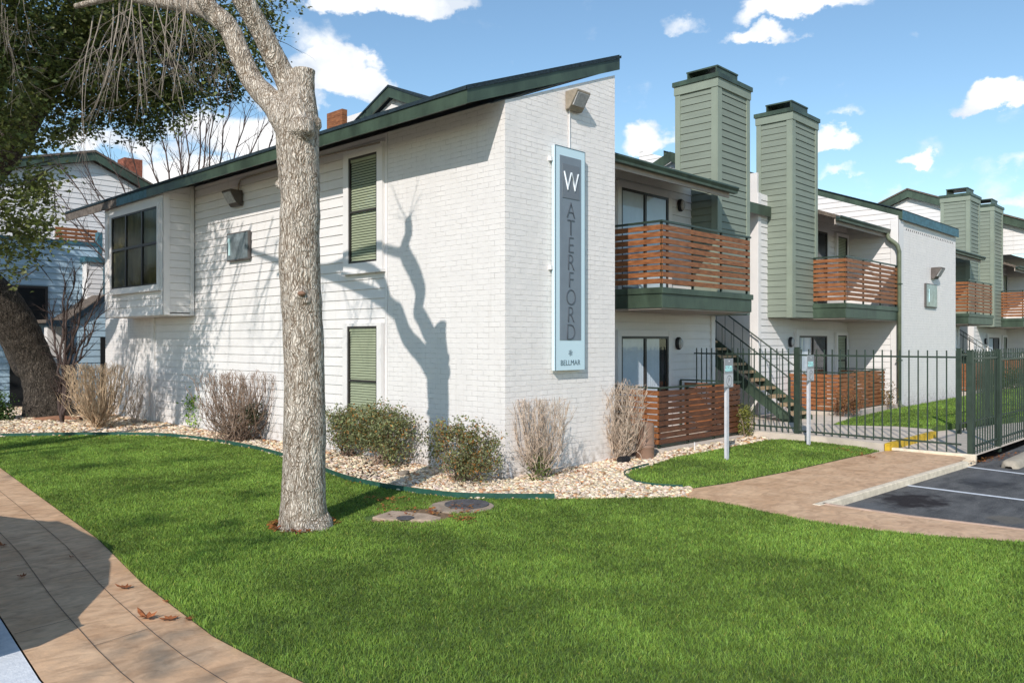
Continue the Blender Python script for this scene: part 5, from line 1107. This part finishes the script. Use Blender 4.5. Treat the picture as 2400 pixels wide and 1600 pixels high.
limb(m, [(-4.35, -.05, 6.66, .09), (-4.4, .25, 6.74, .07), (-4.36, .55, 6.78, .07), (-4.3, 1.0, 6.75, .06), (-4.2, 1.7, 6.6, .05), (-4.2, 2.4, 6.5, .04), (-4.3, 3.2, 6.7, .03)], 12)
limb(m, [ap_(512, 42, 8.97, 44), (-4.25, .50, 5.75, .095), (-4.2, .66, 6.04, .085), (-4.2, .80, 6.20, .08), (-4.2, 1.1, 6.34, .075), (-4.2, 1.6, 6.44, .07), (-4.2, 2.2, 6.46, .06), (-4.25, 3.0, 6.5, .05), (-4.4, 4.0, 6.6, .035)], 14)
for (px, py, w) in [(655, 432, 22), (708, 300, 60), (706, 690, 34), (716, 704, 26), (735, 290, 40), (672, 330, 30)]:
    c = AT(px, py, d0-.17 if 690 < px < 730 else d0); r_ = w*d0/F/2; m.tube([(c[0], c[1], c[2]-r_), (c[0], c[1], c[2]-r_*.4), (c[0], c[1], c[2]+r_*.5), (c[0], c[1], c[2]+r_)], [r_*.35, r_, r_*.9, r_*.3], 10)
woody('trunk', m, BARK1, T1, .016)
c = AT(707, 688, d0-.235); obj('scar', MB().lathe([(.0, 0), (.03, .01), (.045, .03), (.03, .05), (0, .06)], (c[0], c[1], c[2]-.03), 12), mat('scar_wood', (.25, .14, .09), .8, .3, 30), T1, True)

def twigs(mb, start, direc, length, r, droop=0., depth=2, n=3, spread=.5, seg=5, branch=3, jit=.12, sides=3):
    """recursive twig"""
    p = np.array(start, float); d = np.array(direc, float); d /= np.linalg.norm(d); pts = [p.copy()]; rad = [r]
    for k in range(seg):
        d = d+np.array([random.uniform(-jit, jit), random.uniform(-jit, jit), random.uniform(-jit, jit)-droop]); d /= np.linalg.norm(d)
        p = p+d*length/seg; pts.append(p.copy()); rad.append(r*(1-.75*(k+1)/seg))
    mb.tube([tuple(q) for q in pts], [max(q, .0012) for q in rad], sides, cap=False)
    if depth > 0:
        for b in range(branch):
            k = random.randint(1, seg-1); dd = (pts[k+1]-pts[k]); dd /= np.linalg.norm(dd); s_ = np.random.default_rng(random.randint(0, 10**6)).normal(size=3)*spread
            twigs(mb, pts[k], dd+s_, length*random.uniform(.35, .65), rad[k]*.6, droop, depth-1, n, spread, max(3, seg-1), branch, jit, sides)
m = MB()
for k in range(11):
    px = random.uniform(240, 560) if k > 5 else random.uniform(430, 560); py = np.interp(px, [0, 120, 300, 437, 540], [-30, -20, 20, 45, 80]); d = np.interp(px, [0, 300, 437, 500, 560], [12, 10.4, 9.5, 9.05, 9.0]) + random.uniform(-.15, .15)
    s_ = AT(px, py, d); dr = -RGT*random.uniform(-.9, .35)*(1 if px > 420 else .6)+np.array([0, 0, -random.uniform(.5, 1.3)])+FWD*random.uniform(-.3, .5)
    twigs(m, s_, dr, random.uniform(.45, .95), .0036, .03, 2, branch=3, spread=.5, seg=7, jit=.22)
for k in range(8):
    s_ = AT(random.uniform(0, 300), random.uniform(-60, 40), random.uniform(10.5, 11.5)); twigs(m, s_, np.array([random.uniform(-.4, .4), random.uniform(-.4, .4), -1]), random.uniform(.6, 1.4), .0038, .02, 2, branch=3, spread=.55, seg=8, jit=.24)
for k in range(16):
    t = random.random(); s_ = (-4.2, .9+3.0*t, 6.35+.15*t); twigs(m, s_, (random.uniform(-.2, .2), random.uniform(-.2, .5), -1), random.uniform(.9, 1.9), .010, .02, 2, branch=3, spread=.4, seg=6, sides=4)
for k in range(7): twigs(m, (-4.35, -.05, 7.18), (random.uniform(-.4, .4), random.uniform(-1, .5), random.uniform(.0, .9)), random.uniform(.25, .9), .009, 0, 1, branch=2, seg=5)
obj('twigs', m, TWIG, T1, True)
q = G(708, 1245); mm = []
for k in range(34): a = random.random()*6.28; mm.append((tb[0]+math.cos(a)*.34+.03, tb[1]+math.sin(a)*.34-.02, .0, .06, 8))
litter('root_litter', mm, None, parent=T1)

# ---- leaf crowns
LEAFO = mat('oak_leaf', (.125, .165, .045), .5, attr='tone', spec=.4, trans=.35)
def leaves(blobs, size, seed, cmul=(1, 1, 1), aspect=.5, var=.6, warm=.0, flatz=.5):
    """blobs: (centre, radii, count). leaf quads gathered in sprigs. Returns V, F, C"""
    r = np.random.default_rng(seed); Vs, Cs = [], []
    for (c, rad, n) in blobs:
        ns = max(4, n//14); d = r.normal(size=(ns, 3)); d /= np.linalg.norm(d, axis=1)[:, None]; u = r.random((ns, 1))**.45
        sp = np.array(c)+d*u*np.array(rad)*(1+.25*r.normal(size=(ns, 1))); k = r.integers(0, ns, n); pos = sp[k]+r.normal(size=(n, 3))*np.array([.055, .055, .05])*(size/.05)*1.15
        a = r.normal(size=(n, 3)); a[:, 2] *= flatz; a /= np.linalg.norm(a, axis=1)[:, None]; b = np.cross(a, r.normal(size=(n, 3))); b /= np.linalg.norm(b, axis=1)[:, None]
        s = size*(.55+.8*r.random((n, 1))); L_, Wd = a*s, b*s*aspect; nn = np.cross(a, b)*s*.18
        Vs.append(np.stack([pos-L_*.5, pos+Wd*.5+nn, pos+L_*.5, pos-Wd*.5+nn], 1))
        t = (1-var*.6)+var*1.3*r.random((n, 1)); spt = (.7+.6*r.random((ns, 1)))[k]; col = t*spt*np.concatenate([1+.5*warm*r.random((n, 1))+.15*r.random((n, 1)), np.ones((n, 1)), .8+.4*r.random((n, 1))], 1)*np.array(cmul); Cs.append(col)
    V = np.concatenate(Vs); C_ = np.concatenate(Cs); return V.reshape(-1, 3), np.arange(len(V)*4).reshape(-1, 4), np.repeat(C_, 4, 0)

# ---- the oak at the left
O = thing('oak_tree', 'large leaning evergreen oak with dark crown filling the upper left corner', 'tree', (-1.25, 15.6, 0)); m = MB()
OD = 21.2
limb(m, [(-1.2, 15.5, -.2, .80), ap_(108, 955, OD, 100), ap_(101, 905, OD, 84), ap_(78, 840, OD-.1, 80), ap_(46, 778, OD-.4, 86), ap_(4, 715, OD-.8, 92), ap_(-60, 650, OD-1.2, 92), ap_(-110, 560, OD-1.8, 90), ap_(-90, 470, OD-2.5, 84), ap_(-30, 400, OD-3.2, 82), ap_(20, 330, OD-3.8, 80), ap_(70, 270, OD-4.2, 60), ap_(105, 215, OD-4.5, 48), ap_(140, 170, OD-4.8, 36), ap_(190, 135, OD-5, 30), ap_(320, 128, OD-5, 22), ap_(430, 160, OD-5, 14)], 22)
limb(m, [ap_(-60, 640, OD-1.2, 70), ap_(-140, 520, OD-3, 60), ap_(-200, 300, OD-5, 44), ap_(-260, 0, OD-6, 34), ap_(-200, -200, OD-7, 20)], 14)
limb(m, [ap_(90, 235, OD-4.4, 34), ap_(130, 120, OD-4.4, 28), ap_(230, 30, OD-4, 20), ap_(380, -40, OD-4, 12)], 12)
limb(m, [ap_(20, 330, OD-3.8, 40), ap_(-10, 220, OD-4.5, 34), ap_(10, 80, OD-5.5, 24), ap_(60, -60, OD-6, 16)], 12)
limb(m, [ap_(95, 800, OD+.3, 34), ap_(60, 870, OD+.8, 40), ap_(20, 800, OD+1.4, 36), ap_(-40, 690, OD+1.8, 28)], 12)
woody('trunk', m, BARK2, O, .035)
bl = []
def ob_(px, py, rx, ry, d, n, rz=1.3): c = AT(px, py, d); bl.append((c, (rx*d/F, max(rz, .5), ry*d/F), n))
for a in [(40, 60, 120, 90, 15, 1700), (160, 40, 110, 80, 16, 1500), (280, 60, 100, 80, 16, 1500), (380, 90, 90, 70, 16.5, 1200), (470, 110, 80, 55, 17, 800), (60, 170, 120, 70, 15.5, 1500), (180, 190, 90, 60, 16, 900), (290, 190, 90, 55, 16.5, 1000), (370, 200, 70, 60, 17, 800), (420, 240, 55, 40, 17, 420),
          (330, 265, 60, 50, 17, 560), (250, 250, 60, 35, 17, 420), (200, 290, 50, 22, 17, 230), (370, 305, 32, 24, 17, 150), (470, 190, 60, 40, 17.5, 420), (540, 150, 60, 45, 17.5, 420), (580, 110, 45, 40, 18, 260), (545, 205, 45, 25, 18, 190), (500, 235, 28, 16, 18, 80), (610, 60, 40, 40, 18, 220), (620, 15, 45, 25, 18, 200), (540, 40, 60, 30, 18, 260),
          (20, 330, 45, 60, 15, 200), (90, 330, 55, 35, 15.5, 240), (140, 320, 40, 28, 16, 150), (20, 440, 60, 50, 14.5, 250), (75, 460, 50, 40, 14.5, 170), (100, 420, 30, 30, 14.5, 160), (30, 520, 50, 35, 14.5, 210), (80, 540, 38, 28, 14.5, 160), (85, 580, 20, 16, 14.5, 80), (10, 590, 25, 30, 14.5, 110), (30, 640, 22, 12, 14.5, 50), (-40, 480, 60, 110, 14, 260), (0, 250, 70, 60, 14.5, 700), (440, 30, 80, 45, 17, 600), (200, 120, 120, 60, 17.5, 900), (330, 20, 120, 50, 17.5, 800), (110, 250, 70, 35, 16.5, 420)]:
    ob_(*a)
for a in [(-160, 100, 150, 150, 14, 1600), (-330, 0, 200, 200, 13, 1500), (100, -120, 300, 100, 14.5, 1900), (420, -110, 220, 90, 16, 900), (-150, -200, 240, 150, 12.5, 1500), (-380, 300, 120, 140, 13, 500)]: ob_(*a, 1.8)
bl = [(c, r_, int(n*2.1)) for c, r_, n in bl]; V, Fq, C_ = leaves(bl, .092, 5, warm=.3, aspect=.62, var=.8); np_obj('crown', V, Fq, LEAFO, O, col=C_)
m = MB()
for c, rad, n in bl[:44]:
    for k in range(3): e = np.array(c)+np.random.default_rng(k+int(n)).normal(size=3)*np.array(rad)*.5; twigs(m, e, (random.uniform(-1, 1), random.uniform(-1, 1), random.uniform(-.6, .6)), .9, .012, .02, 1, branch=3, seg=5, spread=.5)
obj('branchlets', m, BARK2, O, True)

# ---- trees beyond the picture, behind and left of the photographer, that throw the dappled shade
SH = thing('shade_tree', 'leafy tree beyond the left border throwing dappled shade on lawn and clapboards', 'tree', (-12.5, 5.5, 0)); m = MB()
limb(m, [(-12.5, 5.5, -.2, .38), (-12.4, 5.4, 1.5, .30), (-12.0, 5.3, 3.5, .26), (-11.3, 5.2, 5.5, .2), (-10.4, 5.4, 7.5, .14), (-9.5, 5.6, 9.3, .07)], 12); limb(m, [(-12.0, 5.3, 3.6, .18), (-12.8, 4.2, 5.5, .12), (-13, 3.2, 7.6, .06)], 10)
limb(m, [(-11.3, 5.2, 5.3, .14), (-10.2, 6.6, 6.8, .1), (-8.8, 7.8, 8.2, .05)], 10); obj('trunk', m, BARK2, SH, True)
bl2 = []
rs = np.random.default_rng(11)
def shade_blob(Y, z, r_, n, X=-7.6):
    """a leaf clump whose shadow falls on the clapboard wall at (Y, z)"""
    t = -X/SD.x; bl2.append(((X, Y-t*SD.y, z-t*SD.z), (r_, r_, r_), n))
for (Y, z, r_, n) in [(13.4, 4.2, .7, 330), (12.4, 3.2, .7, 300), (13.6, 2.0, .7, 260), (11.6, 2.2, .6, 230), (10.6, 4.3, .5, 260), (9.9, 3.5, .5, 240), (10.2, 2.6, .55, 240), (9.4, 4.5, .45, 200), (10.9, 1.5, .5, 200), (9.6, 1.6, .45, 160), (9.2, 2.6, .35, 110), (10.0, .7, .45, 150), (11.8, 1.1, .5, 150), (13.2, .9, .6, 140), (14.4, 3.0, .5, 170), (8.8, 3.7, .3, 60)]: shade_blob(Y, z, r_, n)
def ground_blob(px, py, r_, n, h=7.5):
    g = G(px, py); t = h/-SD.z; bl2.append(((g[0]-t*SD.x, g[1]-t*SD.y, h), (r_, r_, r_*.7), n))
for (px, py, r_, n) in [(120, 1060, .55, 120), (60, 1040, .5, 110), (300, 1050, .45, 60), (430, 1080, .5, 75), (250, 1090, .5, 80), (520, 1120, .45, 60), (620, 1160, .4, 50), (380, 1140, .4, 55), (520, 1230, .4, 60), (470, 1300, .35, 50), (60, 1110, .35, 60), (150, 960, .5, 100), (700, 1100, .35, 40), (350, 1220, .35, 50), (640, 1260, .3, 40), (420, 1540, .16, 16), (330, 1500, .14, 12), (520, 1560, .14, 12), (250, 1570, .14, 12), (860, 1120, .25, 25)]: ground_blob(px, py, r_, n)
bl2 = [(c, r_, int(n*1.7)) for c, r_, n in bl2]; V, Fq, C_ = leaves(bl2, .11, 8, aspect=.6); np_obj('crown', V, Fq, LEAFO, SH, col=C_)
m = MB()
for k in range(16):
    Y, z = 4.2+6.0*random.random(), 3.4+1.1*random.random(); t = 6.3/SD.x; twigs(m, (-6.3, Y-t*SD.y+.0, z-t*SD.z), (random.uniform(-.3, .3), random.uniform(.1, .7), random.uniform(-1, -.4)), random.uniform(1.4, 2.8), .022, .0, 2, branch=4, spread=.35, seg=6, sides=4)
obj('branchlets', m, TWIGD, SH, True)

SH2 = thing('shade_tree', 'added unseen tree beyond the left border, dense to shade the white wing', 'tree', (-9.0, 17.2, 0)); m = MB()  # unseen tree added to throw shade on the wing
limb(m, [(-9, 17.2, -.2, .34), (-8.9, 17.1, 2.5, .27), (-8.2, 17.2, 5.0, .2), (-7.2, 17.4, 7.2, .1)], 12); limb(m, [(-8.9, 17.1, 2.6, .18), (-10, 16.9, 5, .12), (-10.6, 16.8, 7.0, .06)], 10); obj('trunk', m, BARK2, SH2, True)
b3 = [((-7.2, 17.2, 6.6), (1.4, .9, 1.2), 2600), ((-9.0, 17.2, 6.2), (1.5, .9, 1.3), 2600), ((-6.0, 17.3, 7.8), (1.2, .8, .9), 1500), ((-8.0, 17.2, 8.6), (1.6, .9, 1.0), 2000), ((-10.5, 17, 5.6), (1.2, .9, 1.4), 1600), ((-5.4, 17.6, 8.8), (.9, .7, .7), 700)]
V, Fq, C_ = leaves(b3, .16, 9, aspect=.62); np_obj('crown', V, Fq, LEAFO, SH2, col=C_)

# ---- bare trees
def bare_tree(label, base, tops, r0, m_, grp=None, depth=3, name='bare_tree', ln=1.3):
    """stems from base fan out to the given tops, each carrying fine twigs"""
    t = thing(name, label, 'tree', base, grp); mb = MB(); b = np.array(base, float)
    for tp in tops:
        tp = np.array(tp, float); mid = (b*.55+tp*.45)+np.array([0, 0, .12*np.linalg.norm(tp-b)])*.6-(tp-b)*np.array([.12, .12, 0]); S_ = crs([b, mid, tp], 7)
        S_ = [p+np.random.default_rng(int(abs(p[0]*1000))).normal(size=3)*.04 for p in S_]; N_ = len(S_)
        mb.tube([tuple(p) for p in S_], [r0*(1-.8*k/N_) for k in range(N_)], 5, cap=False)
        for k in range(N_//4, N_):
            dd = S_[min(k+1, N_-1)]-S_[k-1]; dd /= np.linalg.norm(dd)+1e-9
            for _ in range(2): twigs(mb, S_[k], dd+np.random.default_rng(random.randint(0, 9**6)).normal(size=3)*.38+np.array([0, 0, .15]), ln*random.uniform(.45, 1), r0*.42*(1-.5*k/N_), -.02, depth-2, branch=3, spread=.34, seg=5, jit=.14)
    obj('branches', mb, m_, t, True); return t
b0 = AT(455, 520, 25); b0[2] = 3.2
tops = [AT(x, y, 25+random.uniform(-1, 1)) for x, y in [(330, 300), (365, 250), (400, 230), (435, 255), (470, 225), (505, 260), (540, 240), (575, 275), (612, 300), (635, 330), (480, 300), (420, 320)]]
bare_tree('bare many stemmed crape myrtle rising dark against clouds behind the long eave', (b0[0], b0[1], 0), [tuple(t) for t in tops], .058, TWIGD, 'bare trees behind the roofs', 3)
tops = [AT(x, y, 23.5+random.uniform(-.6, .6)) for x, y in [(120, 440), (150, 400), (190, 380), (215, 430), (250, 360), (140, 490), (300, 330)]]
b1 = AT(400, 500, 24)
bare_tree('bare arching tree whose twigs cross the white gable at the left', (b1[0], b1[1], 0.), [tuple(t) for t in tops], .04, TWIGD, 'bare trees behind the roofs', 3)
b2 = G(150, 925); b2 = AT(146, 932, 19.5); tops = [AT(x, y, 19.3+random.uniform(-.3, .3)) for x, y in [(170, 640), (205, 650), (232, 690), (150, 655), (185, 700), (235, 740), (118, 720)]]
bare_tree('small dark bare tree in front of the shaded white wing', (b2[0], b2[1], 0), [tuple(t) for t in tops], .045, TWIGD, None, 3, ln=.6)

def bare_shrub(name, label, base, h, rx, n, m_, seed, r0=.007, core=None, leaves_=None, fan=.12, ry=None, grp='bare winter shrubs'):
    """clipped leafless shrub: many stems fanning from the base"""
    random.seed(seed); ry = ry or rx; t = thing(name, label, 'shrub', (base[0], base[1], 0), grp); mb = MB(); rg = np.random.default_rng(seed)
    for k in range(n):
        a = rg.random()*6.283; q = math.sqrt(rg.random()); ex, ey = math.cos(a)*q*rx, math.sin(a)*q*ry; hz = h*(1-.09*q*q)*rg.uniform(.90, 1.02); bx, by = rg.normal()*fan*.5, rg.normal()*fan*.5
        if rg.random() < .25: hz *= rg.uniform(.5, .85); ex *= 1.12; ey *= 1.12
        p0 = np.array([base[0]+bx, base[1]+by, 0.]); p3 = np.array([base[0]+ex, base[1]+ey, hz]); p1 = p0*.52+p3*.48+np.array([ex*.20, ey*.20, -.05*h]); S_ = [p+rg.normal(size=3)*.020 for p in crs([p0, p1, p3], 5)]; N_ = len(S_)
        rr = r0*rg.uniform(.7, 1.3); mb.tube([tuple(p) for p in S_], [rr*(1-.65*j/N_) for j in range(N_)], 3, cap=False)
        for j in range(3, N_):
            for _ in range(2):
                dd = S_[j]-S_[j-1]; dd = dd/np.linalg.norm(dd)+rg.normal(size=3)*.42+np.array([0, 0, .35]); dd /= np.linalg.norm(dd); L_ = rg.uniform(.08, .22)*h/1.2
                e1 = S_[j]+dd*L_*.5; e2 = e1+(dd+rg.normal(size=3)*.25)*L_*.5; e2[2] = min(e2[2], h*1.02); mb.tube([tuple(S_[j]), tuple(e1), tuple(e2)], [rr*.5, rr*.4, rr*.22], 3, cap=False)
    obj('stems', mb, m_, t, True)
    if leaves_:
        V, Fq, C_ = leaves(leaves_[0], leaves_[1], seed, leaves_[2], aspect=.6, warm=.6); np_obj('foliage', V, Fq, LEAFS, t, col=C_)
    random.seed(seed+99); return t
LEAFS = mat('shrub_leaf', (.13, .155, .085), .6, attr='tone', spec=.3, trans=.2)
g_ = lambda x, y: G(x, y)
p = G(232, 1003); bare_shrub('bare_shrub', 'tan bare shrub with a flat top between oak and bay window', (p[0], p[1]), 1.42, .72, 130, TAN, 21, .0115)
p = G(325, 990); bare_shrub('bare_shrub', 'thin sparse grey shrub under the bay window', (p[0]-.1, p[1]), 1.15, .38, 26, GREYT, 22, .007)
p = G(590, 1035); bare_shrub('bare_shrub', 'wide brown bare shrub behind the trunk with dark green leaves low inside', (p[0]-.1, p[1]+.35), 1.32, .85, 110, BRNT, 23, .0100, leaves_=([((p[0]-.0, p[1]+.05, .58), (.22, .22, .26), 500)], .05, (.5, .62, .5)), fan=.4)
p = G(1278, 1122); bare_shrub('bare_shrub', 'pale bare shrub in front of the tall sign with green sprouts at its foot', (p[0], p[1]+.10), 1.12, .44, 62, GREYT, 24, .0080, leaves_=([((p[0], p[1]+.1, .22), (.20, .18, .2), 420), ((p[0]-.28, p[1]-.05, .03), (.12, .1, .04), 120)], .042, (.75, .95, .45)))
p = G(1452, 1080); bare_shrub('bare_shrub', 'bare shrub at the right end of the brick wall before the patio screen', (p[0]+.02, p[1]+.0), 1.25, .42, 66, GREYT, 25, .0088, leaves_=([((p[0]+.25, p[1]+.15, .5), (.2, .2, .45), 260)], .045, (.5, .5, .3)))

def green_shrub(name, label, base, blobs, size, col, seed, grp=None, warm=.3, stems=10, dead=.0):
    if name == 'sage_shrub': blobs = [b[:6]+(int(b[6]*.62),) for b in blobs]; stems = 26
    t = thing(name, label, 'shrub', (base[0], base[1], 0), grp); rg = np.random.default_rng(seed); mb = MB(); B_ = [((base[0]+b[0], base[1]+b[1], b[2]), b[3:6], b[6]) for b in blobs]
    for k in range(stems):
        c = B_[k % len(B_)][0]; e = np.array(c)+rg.normal(size=3)*.12; s0 = np.array([base[0]+rg.normal()*.07, base[1]+rg.normal()*.07, 0]); mb.tube([tuple(s0), tuple((s0+e)/2+rg.normal(size=3)*.05), tuple(e)], [.011, .008, .004], 4, cap=False)
    obj('stems', mb, BRNT, t, True); V, Fq, C_ = leaves(B_, size, seed, col, aspect=.45, warm=warm, flatz=1.); n = len(Fq)
    if dead: k = np.repeat(rg.random(n) < dead, 4); C_[k] = C_[k].mean(1)[:, None]*np.array([3.2, 1.25, .55])/np.array(col).mean()*.75
    np_obj('foliage', V, Fq, LEAFS, t, col=C_); return t
GS = (1.35, 1.42, 1.15)
q = G(800, 1075); p = (q[0]+.25, q[1]+.15); green_shrub('sage_shrub', 'grey-green clipped shrub close behind the pale trunk, below the windows', p, [(0, .1, .66, .38, .42, .20, 2600), (.1, .40, .52, .34, .34, .28, 1600), (-.05, -.25, .5, .34, .34, .28, 2000), (-.1, 0, .3, .34, .36, .2, 1500)], .045, GS, 31, 'grey-green clipped shrubs', dead=.09)
q = G(905, 1095); p = (q[0]+.12, q[1]+.25); green_shrub('sage_shrub', 'widest grey-green clipped shrub, middle one in front of the painted wall', p, [(0, .15, .74, .40, .45, .20, 3300), (-.02, -.36, .66, .36, .38, .24, 2600), (-.1, .1, .42, .36, .48, .24, 2400), (-.1, -.38, .30, .32, .36, .22, 1800), (.05, .50, .5, .3, .3, .24, 1400)], .045, GS, 32, 'grey-green clipped shrubs', dead=.12)
q = G(1090, 1135); p = (q[0]+.10, q[1]+.18); green_shrub('sage_shrub', 'grey-green shrub full of dead orange leaves nearest the brick corner', p, [(0, .32, .66, .30, .36, .18, 2000), (0, -.14, .60, .32, .38, .22, 2100), (-.06, -.2, .30, .36, .44, .22, 3000), (.05, .58, .40, .22, .22, .26, 700), (0, -.50, .45, .24, .24, .26, 1100)], .045, (1.4, 1.42, 1.15), 33, 'grey-green clipped shrubs', dead=.18)
q = G(458, 1003); green_shrub('rose_bush', 'small bright green leafy bush with bare stalks against the clapboards', (q[0]+.05, q[1]), [(0, 0, .56, .18, .22, .16, 300), (.05, .12, .68, .1, .1, .12, 110), (0, -.1, .12, .16, .16, .12, 200), (0, .2, .42, .1, .12, .08, 80)], .075, (1.3, 2.3, .3), 34, None, .8, 5)
q = G(1750, 1026); green_shrub('boxwood', 'small olive green clipped shrub at the right end of the dark patio screen', (q[0]-.0, q[1]+.05), [(0, 0, .48, .18, .2, .18, 800), (0, 0, .22, .18, .2, .18, 700)], .042, (1.3, 1.35, .55), 35, None, .6, 5)
q = G(1935, 1005); green_shrub('red_shrub', 'low reddish purple shrub before the second patio screen, behind the thick fence post', (11.9, -.12), [(.1, 0, .42, .5, .18, .28, 1300), (.75, -.02, .4, .5, .18, .28, 1300)], .045, (1.6, .85, .8), 36, None, .8, 8, .15)
q = PY(2080, 940, -.05); green_shrub('red_shrub', 'small bronze shrub beside the foot of the downspout', (q[0], -.1), [(0, 0, .45, .22, .16, .38, 700)], .045, (1.5, 1.0, .6), 37, None, .8, 4)
for k, xx in enumerate((25.0, 27.2, 29.6, 32.2, 35.0)):
    green_shrub('dark_hedge', ['first', 'second', 'third', 'fourth', 'last'][k]+' dark green hedge plant from the left behind the car park fence', (xx, -.55), [(0, 0, .5, 1.25, .35, .42, 1500)], .075, (.45, .6, .35), 40+k, 'hedge plants behind the fence', .2, 3)
q = G(-10, 985); green_shrub('green_shrub', 'dark green glossy shrub at the left border beside the oak', (q[0]-.1, q[1]), [(0, 0, .42, .45, .5, .34, 1300), (.1, -.2, .2, .4, .4, .2, 500)], .08, (.30, .55, .22), 45, None, .1, 5)
